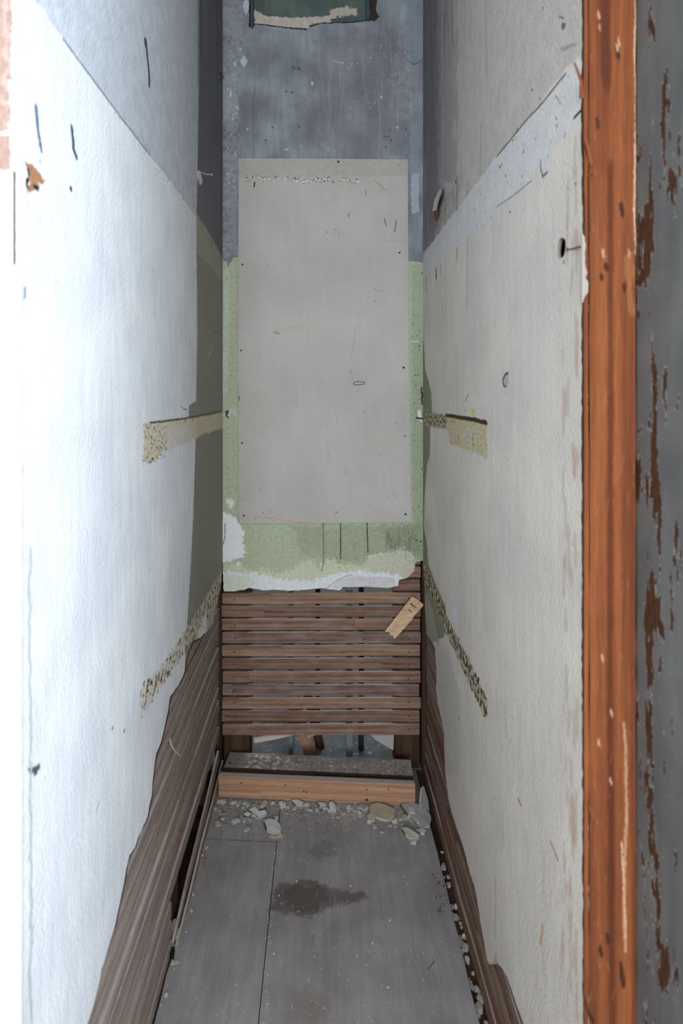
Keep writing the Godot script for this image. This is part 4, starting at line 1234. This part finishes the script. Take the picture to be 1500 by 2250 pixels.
# ---------------------------------------------------------------- loose and fixed things
func build_things() -> void:
	# the cream board screwed to the back wall
	var pb := base("wall_panel_board", Vector3(0, 0, -D))
	tag(pb, "tall cream hardboard panel screwed to the back wall", "panel")
	var at := func(a: float, b: float, o: float) -> Vector3: return Vector3(a, b, o)
	var outline := list(fb, [524.5, 351, 524, 349.5, 720, 350.5, 895, 352, 897, 700, 900, 950, 902.5, 1145, 900, 1147, 525, 1149, 523.5, 760])
	var box := Rect2(-0.31, 0.86, 0.63, 1.32)
	var t := Tex.new(box, 900.0, 51)
	t.ground(rgb(184, 182, 179), rgb(176, 174, 171), 0.025, 0.03, 51, 0.004, 14.0)
	t.poly(list(fb, [524, 350, 896, 352, 896, 388, 524, 392]), rgb(172, 167, 160), 0.6, 0.002)
	for x in range(540, 790, 7):
		var y := 393.0 + (x - 540) * 0.02 + t.r.randf_range(-4, 4)
		if t.r.randf() < 0.75:
			t.poly(list(fb, [x - 4, y, x, y - 3, x + 5, y + 1, x, y + 3]), rgb(206, 208, 206), 0.9, 0.002, 0.0, 120.0)
			t.dots(list(fb, [x - 5, y - 5, x + 5, y - 5, x + 5, y + 5, x - 5, y + 5]), 4, 0.001, 0.0026, rgb(76, 72, 70), 0.8)
	t.line(list(fb, [822, 398, 832, 405, 840, 414, 847, 420]), 0.0016, rgb(110, 104, 100), 0.7, 0.001)
	t.line(list(fb, [560, 402, 558, 412]), 0.004, rgb(60, 56, 56), 0.9)
	t.line(list(fb, [844, 482, 848, 498]), 0.002, rgb(70, 66, 66), 0.9, 0.001)
	t.line(list(fb, [870, 486, 866, 510]), 0.002, rgb(60, 58, 58), 0.9)
	t.line(list(fb, [766, 470, 765, 480]), 0.002, rgb(80, 76, 74), 0.8)
	t.line(list(fb, [802, 420, 804, 430]), 0.0016, rgb(90, 84, 82), 0.7)
	t.line(list(fb, [840, 530, 870, 531, 896, 533]), 0.001, rgb(150, 140, 134), 0.7)
	t.dots(list(fb, [680, 494, 745, 505, 745, 520, 690, 505]), 26, 0.0008, 0.002, rgb(96, 92, 88), 0.8)
	t.line(list(fb, [604, 728, 640, 720, 680, 712]), 0.0016, rgb(178, 158, 132), 0.7, 0.001)
	t.line(list(fb, [640, 726, 668, 720]), 0.0012, rgb(168, 154, 136), 0.6)
	for i in 4:
		t.line(list(fb, [600 + i * 4, 728 + i, 608 + i * 3, 734]), 0.0014, rgb(120, 112, 104), 0.7)
	t.line(list(fb, [653, 742, 654, 756]), 0.0012, rgb(196, 176, 110), 0.8)
	t.line(list(fb, [776, 842, 784, 838, 800, 840, 800, 844, 778, 846, 776, 842]), 0.002, rgb(66, 62, 62), 0.85)
	t.line(list(fb, [767, 812, 774, 826, 777, 838]), 0.0012, rgb(110, 106, 102), 0.6)
	for e in [[742, 920, 736, 936], [716, 926, 717, 938], [722, 994, 720, 1002], [718, 1012, 720, 1020], [757, 1030, 762, 1046], [742, 1072, 745, 1078], [808, 1104, 808, 1112], [783, 714, 770, 790], [651, 860, 652, 896]]:
		t.line(list(fb, e), 0.0011, rgb(128, 122, 116), 0.55)
	t.line(list(fb, [766, 982, 800, 988, 820, 996]), 0.001, rgb(170, 150, 140), 0.6)
	t.line(list(fb, [800, 960, 830, 970, 850, 968]), 0.0014, rgb(178, 160, 140), 0.6)
	t.line(list(fb, [555, 1134, 580, 1136, 604, 1138, 622, 1142, 650, 1146, 680, 1147]), 0.0022, rgb(176, 154, 128), 0.8, 0.002)
	t.line(list(fb, [545, 560, 557, 600]), 0.001, rgb(170, 158, 148), 0.5)
	t.poly(list(fb, [735, 1123, 740, 1122, 740, 1127, 736, 1127]), rgb(150, 128, 112), 0.8, 0.001)
	t.poly(list(fb, [524, 870, 526, 868, 524, 884, 522, 880]), rgb(110, 76, 64), 0.9, 0.002)
	for e in [[570, 1072], [533, 1096], [597, 1124], [562, 1141], [578, 1126], [866, 1086], [868, 1092], [852, 1094], [848, 984], [838, 640], [830, 640], [822, 662], [590, 585], [870, 930], [800, 905], [832, 1000], [586, 493]]:
		t.spot(fb(e[0], e[1]), 0.0017, rgb(84, 72, 66), 0.8)
	t.dots(list(fb, [530, 360, 890, 360, 895, 1140, 530, 1140]), 130, 0.0004, 0.0012, rgb(120, 110, 104), 0.6)
	t.dots(list(fb, [800, 640, 860, 620, 870, 660, 810, 690]), 14, 0.0006, 0.0014, rgb(70, 64, 62), 0.8)
	var m := textured(t.done(), 0.62)
	put("board", sheet([outline], at, 0.0015, 0.0065, box), [m, flat(rgb(96, 76, 62), 0.9)], pb)
	for e in [[743, 357, 0.0042, 0], [546, 364, 0.003, 1], [874, 364, 0.003, 1], [877, 556, 0.0038, 0], [533, 582, 0.004, 2], [530, 770, 0.0034, 0], [886, 808, 0.0042, 0], [532, 973, 0.004, 2], [889, 958, 0.003, 2], [536, 1132, 0.004, 2], [890, 1129, 0.0045, 2]]:
		var st := begin()
		var p := fb(e[0], e[1])
		tube(st, [Vector3(p.x, p.y, 0.006), Vector3(p.x, p.y, 0.0072), Vector3(p.x, p.y, 0.0076)], e[2], e[2] * 0.7, 9)
		put("screw_head", st.commit(), [[flat(rgb(38, 36, 40), 0.6), flat(rgb(170, 168, 164), 0.5), flat(rgb(84, 70, 64), 0.7)][e[3]]], pb)

	# the loose piece of fresh lath
	var lp := base("lath_offcut", Vector3(0, 0, -D))
	tag(lp, "short broken piece of pale fresh lath hung aslant on the lath", "wood piece")
	var off := list(fb, [904, 1308, 916, 1315, 929, 1326, 926, 1332, 908, 1352, 906, 1358, 866, 1404, 862, 1394, 857, 1396, 855, 1388, 845, 1386])
	put("wood", sheet([off], func(a: float, b: float, o: float) -> Vector3: return Vector3(a, b, o + (b - 0.55) * 0.06), 0.0, 0.008, Rect2(0.1, 0.4, 0.3, 0.3)), [mats.fresh_wood, mats.pine], lp)
	for e in [[[901, 1323], [906, 1329], [913, 1332]], [[895, 1337], [899, 1339], [903, 1344]]]:
		var s := begin()
		var pts := []
		for q in e:
			var v := fb(q[0], q[1])
			pts.append(Vector3(v.x, v.y, 0.0085 + (v.y - 0.55) * 0.06))
		tube(s, pts, 0.0028 if e[0][0] == 901 else 0.0016, 0.0012, 6)
		put("staple_scar", s.commit(), [flat(rgb(58, 44, 36), 0.9)], lp)
	var sn := begin()
	var n0 := fb(918, 1331)
	tube(sn, [Vector3(n0.x, n0.y, 0.0), Vector3(n0.x + 0.022, n0.y + 0.001, 0.004)], 0.0016, 0.0014, 6)
	put("nail", sn.commit(), [mats.iron], lp)

	build_step()
	build_nails()

func build_step() -> void:
	# low boxed step against the back wall, slightly askew
	var c0 := ff(480, 1752)
	var c1 := ff(912, 1772)
	var v := Vector3(c1.x - c0.x, 0, -(c1.y - c0.y))
	var len := v.length()
	var sb := base("boxed_step", Vector3(c0.x, 0, -c0.y) + v / 2, -atan2(v.z, v.x))
	tag(sb, "low wooden boxed step with a dusty grey top at the back wall", "step")
	var h := 0.0685
	# local: x along, z towards the camera, front face at z = 0
	for e in [[0.0, 0.0335, 1], [0.0345, 0.0335, 0]]:
		var o := put("front_board", plank(len, e[1], 0.016, 700 + int(e[0] * 1000), 0.0006, 0.0022, 0.9, 0.2 + e[0] * 10), [mats.pine, mats.dust], sb)
		o.position = Vector3(0, e[0] + e[1] / 2, -0.008)
	var o2 := put("top_strip", plank(len - 0.006, 0.012, 0.020, 710, 0.0008, 0.002), [mats.grey_lath_0, mats.dust], sb)
	o2.position = Vector3(0, h - 0.0052, -0.012)
	o2 = put("groove_board", plank(len - 0.004, 0.012, 0.026, 711, 0.0012, 0.001), [mats.dark_wood], sb)
	o2.position = Vector3(0, h - 0.012, -0.033)
	var tb := Tex.new(Rect2(-0.35, 0.0, 0.7, 0.12), 1100.0, 71)
	tb.ground(rgb(156, 150, 146), rgb(134, 128, 124), 0.05, 0.12, 71, 0.02, 1.0)
	tb.dots(rect(-0.2, 0.01, 0.33, 0.1), 800, 0.0005, 0.0026, rgb(206, 206, 204), 0.75)
	tb.dots(rect(-0.24, 0.02, -0.1, 0.1), 90, 0.001, 0.006, rgb(214, 218, 220), 0.85)
	tb.poly(rect(-0.35, 0.0, -0.27, 0.12), rgb(120, 116, 116), 0.5, 0.01)
	tb.spot(Vector2(-0.30, 0.05), 0.004, rgb(40, 36, 34), 0.9)
	var top := PackedVector2Array()
	top.append_array(ragged(PackedVector2Array([Vector2(-len / 2 + 0.006, 0.046), Vector2(len / 2 - 0.004, 0.044)]), 0.03, 0.0014, 72))
	top.append_array(ragged(PackedVector2Array([Vector2(len / 2 - 0.004, 0.128), Vector2(-len / 2 + 0.010, 0.130)]), 0.05, 0.001, 73))
	put("top_board", sheet([top], func(a: float, b: float, o: float) -> Vector3: return Vector3(a, h + o, -b), -0.014, 0.002, Rect2(-0.35, 0.02, 0.7, 0.12)), [textured(tb.done(), 0.9), mats.dark_wood], sb)
	for s in [-1.0, 1.0]:
		var e := put("end_board", plank(0.10, h - 0.016, 0.014, 720 + int(s), 0.001, 0.002), [mats.dark_wood], sb)
		e.rotation.y = PI / 2
		e.position = Vector3(s * (len / 2 - 0.012), (h - 0.016) / 2, -0.07)
	for e in [[0.165, 0.047], [0.165, 0.014], [-0.03, 0.03], [-0.1, 0.05], [-0.245, 0.05], [-0.04, 0.034], [0.235, 0.05]]:
		var st := begin()
		var r: float = 0.0055 if e[0] == 0.165 and e[1] < 0.02 else 0.003
		tube(st, [Vector3(e[0], e[1], -0.001), Vector3(e[0], e[1], 0.0006)], r, r * 0.8, 9)
		put("knot", st.commit(), [flat(rgb(92, 56, 40), 0.8)], sb)

func wire(called: String, pts: Array, r0: float, r1: float, m: Material, label: String, cat: String, group := "") -> MeshInstance3D:
	var st := begin()
	tube(st, pts, r0, r1, 7)
	var o := put(called, st.commit(), [m])
	tag(o, label, cat, group)
	return o

func build_nails() -> void:
	# bent nail on the left wall
	var n := base("bent_nail", Vector3.ZERO)
	tag(n, "bent bright nail sticking out of the left wall near the corner", "nail")
	var a := fl(442, 383)
	var b := fl(460, 374)
	var st := begin()
	tube(st, [on_left(a.x - 0.02, a.y, -0.002), on_left(a.x, a.y, 0.012), on_left(b.x - 0.10, a.y + 0.008, 0.024)], 0.0022, 0.0022, 8)
	put("shank", st.commit(), [mats.bright_nail], n)
	st = begin()
	tube(st, [on_left(b.x - 0.10, a.y + 0.008, 0.024), on_left(b.x - 0.098, a.y + 0.0082, 0.0255)], 0.0042, 0.0042, 10)
	put("head", st.commit(), [mats.bright_nail], n)
	var tear := PackedVector2Array([fl(431, 376), fl(437, 374), fl(440, 385), fl(443, 400), fl(438, 408), fl(433, 392)])
	put("torn_plaster", sheet([tear], on_left, 0.0, 0.003, Rect2(0, 0, 3, 3)), [mats.pale_plaster, mats.lime_rim], n)
	# nail beside the drilled hole
	var h := fr(1268, 547)
	var nn := base("wall_nail", Vector3.ZERO)
	tag(nn, "dark nail in the right wall's edge beside the drilled hole", "nail")
	st = begin()
	tube(st, [on_right(h.x - 0.02, h.y, 0.0), on_right(h.x, h.y, 0.006), on_right(h.x + 0.006, h.y + 0.0005, 0.011)], 0.0012, 0.0012, 7)
	put("shank", st.commit(), [mats.rust], nn)
	st = begin()
	tube(st, [on_right(h.x + 0.006, h.y + 0.0005, 0.011), on_right(h.x + 0.0066, h.y + 0.0005, 0.0122)], 0.0028, 0.0028, 9)
	put("head", st.commit(), [mats.rust], nn)
	# sliver hanging on the left lath
	var pts := []
	for q in [[381, 1624], [378, 1634], [381, 1646], [386, 1656], [390, 1662]]:
		var v := fl(q[0], q[1])
		pts.append(on_left(v.x, v.y, -0.008 + 0.004 * pts.size()))
	wire("wood_sliver", pts, 0.0028, 0.001, flat(rgb(176, 160, 146), 0.9), "curled pale sliver of wood hanging on the left lath", "wood sliver")
	# torn flake hanging on the right wall by the corner
	var fl0 := base("loose_flake", Vector3.ZERO)
	tag(fl0, "torn plaster flake curling off the right wall near the back corner", "plaster flake")
	var at := func(aa: float, bb: float, o: float) -> Vector3: return on_right(aa, bb, o + maxf(0.0, 0.012 - absf(bb - fr(966, 450).y) * 0.2))
	put("flake", sheet([list(fr, [962, 440, 968, 424, 974, 416, 978, 424, 972, 442, 966, 462, 960, 464])], at, 0.0, 0.004, Rect2(0, 0, 3, 3)), [mats.pale_plaster, mats.lime_rim], fl0)
	put("flake", sheet([list(fr, [957, 462, 962, 458, 966, 470, 961, 484, 957, 476])], on_right, 0.0, 0.006, Rect2(0, 0, 3, 3)), [flat(rgb(128, 92, 72), 0.9), mats.scratch_coat], fl0)
	# red scrap caught on the left lath
	var s := fl(402, 1836)
	var sc := put("red_scrap", chunk(blob(0, 0, 0.012, 7, 5), 0.006, 5), [flat(rgb(140, 104, 104), 0.9), flat(rgb(116, 84, 82), 0.9)])
	sc.position = on_left(s.x, s.y, -PT)
	sc.rotation = Vector3(0, 0, -PI / 2)
	tag(sc, "small reddish scrap caught on the lowest left lath", "scrap")
	# dark metal clip at the floor's left edge
	var c := base("metal_clip", Vector3(ff(376, 2095).x, 0.0, -ff(376, 2095).y), 0.12)
	tag(c, "dark bent metal clip standing at the left floor edge", "clip")
	var cm := begin()
	bx(cm, Vector3(-0.004, 0.008, 0), Vector3(0.003, 0.016, 0.030))
	put("upright", cm.commit(), [flat(rgb(96, 104, 112), 0.5)], c)
	cm = begin()
	bx(cm, Vector3(0.002, 0.0012, 0), Vector3(0.012, 0.0024, 0.030))
	put("foot", cm.commit(), [flat(rgb(30, 30, 34), 0.6)], c)

# ---------------------------------------------------------------- fallen plaster
func fallen(outline: PackedVector2Array, h: float, sd: int, top: Material, side: Material, label: String, group := "", y := 0.0) -> MeshInstance3D:
	var c := Vector2.ZERO
	for p in outline:
		c += p / outline.size()
	var q := PackedVector2Array()
	for p in outline:
		q.append(p - c)
	var o := put("plaster_chunk", chunk(q, h, sd), [top, side])
	o.position = Vector3(c.x, y, -c.y)
	tag(o, label, "plaster chunk", group)
	return o

func build_debris() -> void:
	var white := flat(rgb(206, 212, 216), 0.9)
	var cream := flat(rgb(192, 191, 176), 0.9)
	var greyw := flat(rgb(158, 158, 158), 0.9)
	var beige := flat(rgb(178, 162, 146), 0.9)
	var rough := flat(rgb(176, 172, 164), 0.95)
	fallen(list(ff, [580, 1812, 590, 1806, 606, 1808, 617, 1822, 616, 1836, 598, 1838, 586, 1828]), 0.012, 1, white, mats.lime_rim, "largest white plaster chunk, lying on the floor left of centre")
	fallen(list(ff, [590, 1838, 604, 1842, 620, 1836, 622, 1843, 604, 1846, 590, 1844]), 0.006, 2, cream, rough, "yellowish plaster chunk tucked under the largest white chunk")
	fallen(list(ff, [881, 1826, 894, 1826, 908, 1834, 921, 1842, 918, 1848, 902, 1848, 890, 1838]), 0.010, 3, cream, rough, "long cream plaster chunk near the right floor edge")
	fallen(list(ff, [902, 1850, 916, 1850, 914, 1857, 902, 1855]), 0.005, 4, white, rough, "small pale chunk just in front of the long cream one")
	fallen(list(ff, [812, 1775, 830, 1772, 846, 1776, 868, 1786, 866, 1800, 850, 1806, 826, 1800, 812, 1790]), 0.010, 5, beige, rough, "flat brown-stained plaster piece in front of the step, right of centre")
	fallen(list(ff, [880, 1774, 905, 1772, 930, 1782, 946, 1800, 944, 1818, 924, 1824, 918, 1806, 896, 1794]), 0.010, 6, greyw, rough, "broad grey plaster flake in the right back floor corner")
	fallen(list(ff, [722, 1772, 730, 1768, 738, 1778, 738, 1786, 730, 1788, 724, 1782]), 0.010, 7, white, rough, "upright white chip standing before the step near its middle")
	fallen(list(ff, [640, 1764, 652, 1762, 666, 1768, 664, 1773, 650, 1774]), 0.009, 8, white, rough, "oblong white chip against the front of the step")
	fallen(list(ff, [696, 1766, 712, 1768, 716, 1774, 702, 1775]), 0.008, 9, white, rough, "small white flake against the step, left of the upright chip")
	fallen(list(ff, [548, 1786, 560, 1780, 572, 1790, 582, 1788, 586, 1794, 568, 1800]), 0.010, 10, white, rough, "jagged white chip behind the largest white chunk")
	fallen(list(ff, [506, 1808, 520, 1802, 526, 1806, 512, 1814]), 0.008, 11, white, rough, "narrow white chip among the crumbs at the left")
	fallen(list(ff, [550, 1790, 566, 1789, 568, 1796, 552, 1796]), 0.006, 12, cream, rough, "small yellow-green chip beside the jagged white one")
	fallen(list(ff, [896, 1782, 910, 1780, 912, 1796, 898, 1794]), 0.014, 13, white, rough, "thick white chip on the broad grey flake in the corner")
	# leaning shard in the right back corner
	var sh := put("plaster_shard", sheet([PackedVector2Array([Vector2(-0.016, 0), Vector2(0.016, 0.0), Vector2(0.016, 0.035), Vector2(0.006, 0.075), Vector2(-0.002, 0.07), Vector2(-0.012, 0.04)])], func(a: float, b: float, o: float) -> Vector3: return Vector3(a, b, o), -0.005, 0.005, Rect2(-0.1, 0, 0.2, 0.2)), [flat(rgb(132, 133, 134), 0.9), rough])
	sh.position = Vector3(0.323, 0.0, -1.87)
	sh.rotation = Vector3(-0.3, 0.5, -0.08)
	tag(sh, "tall grey plaster shard leaning in the gap beside the step", "plaster shard")
	# pieces by the left edge
	fallen(list(ff, [380, 2030, 386, 2028, 386, 2050, 380, 2060, 376, 2050]), 0.012, 14, flat(rgb(206, 212, 180), 0.9), rough, "pale green plaster flake at the left floor edge")
	fallen(list(ff, [384, 2048, 396, 2044, 394, 2060, 386, 2070, 380, 2066]), 0.008, 15, white, rough, "white plaster flake beside the pale green one at the left edge")
	var r := RandomNumberGenerator.new()
	r.seed = 77
	# crumbs before the step: counted pieces
	for i in 130:
		var px := r.randf_range(470, 935)
		var dense := px < 620 or px > 800
		var py := 1757 + (px - 480) * 0.046 + (pow(r.randf(), 1.4) * 60 if dense else pow(r.randf(), 2.2) * 26) + 4
		var p := ff(px, py)
		var s := r.randf_range(0.003, 0.011) * (1.0 if r.randf() < 0.7 else 1.5)
		fallen(blob(p.x, p.y, s, r.randi_range(5, 8), 900 + i), s * 0.42, 900 + i, [white, greyw, white, rough, greyw, cream][r.randi_range(0, 5)], rough, "small pale plaster crumb in the litter before the step", "plaster crumbs before the step")
	for i in 34:
		var py := r.randf_range(1850, 2240)
		var e := ff(0, py)
		var p := Vector2(0.345 + r.randf_range(-0.008, 0.010), e.y)
		var s := r.randf_range(0.004, 0.010)
		fallen(blob(p.x, p.y, s, 6, 1200 + i), s * 0.9, 1200 + i, [white, greyw, rough][r.randi_range(0, 2)], rough, "plaster crumb fallen into the gap along the right wall", "plaster crumbs in the right gap", -0.025)
	for i in 24:
		var p := Vector2(-0.345 + r.randf_range(-0.012, 0.012), r.randf_range(1.2, 1.75))
		var s := r.randf_range(0.002, 0.006)
		fallen(blob(p.x, p.y, s, 6, 1300 + i), s * 0.6, 1300 + i, [white, cream, rough][r.randi_range(0, 2)], rough, "tiny plaster crumb along the left floor edge", "plaster crumbs along the left edge")
	for i in 16:
		var p := ff(r.randf_range(600, 900), r.randf_range(1850, 2240))
		var s := r.randf_range(0.0015, 0.0032)
		fallen(blob(p.x, p.y, s, 5, 1400 + i), s * 0.7, 1400 + i, white, rough, "tiny white speck of plaster out on the bare boards", "plaster specks on the boards")
	# crumbs lying on the step
	for i in 30:
		var x := r.randf_range(-0.24, 0.30)
		var z := r.randf_range(2.0, 2.05) - x * 0.066 - 0.012
		var s := r.randf_range(0.0015, 0.006 if x < -0.08 else 0.0035)
		fallen(blob(x, z, s, 6, 1500 + i), s * 0.6, 1500 + i, white, rough, "plaster crumb lying on the dusty top of the step", "plaster crumbs on the step", 0.0705)
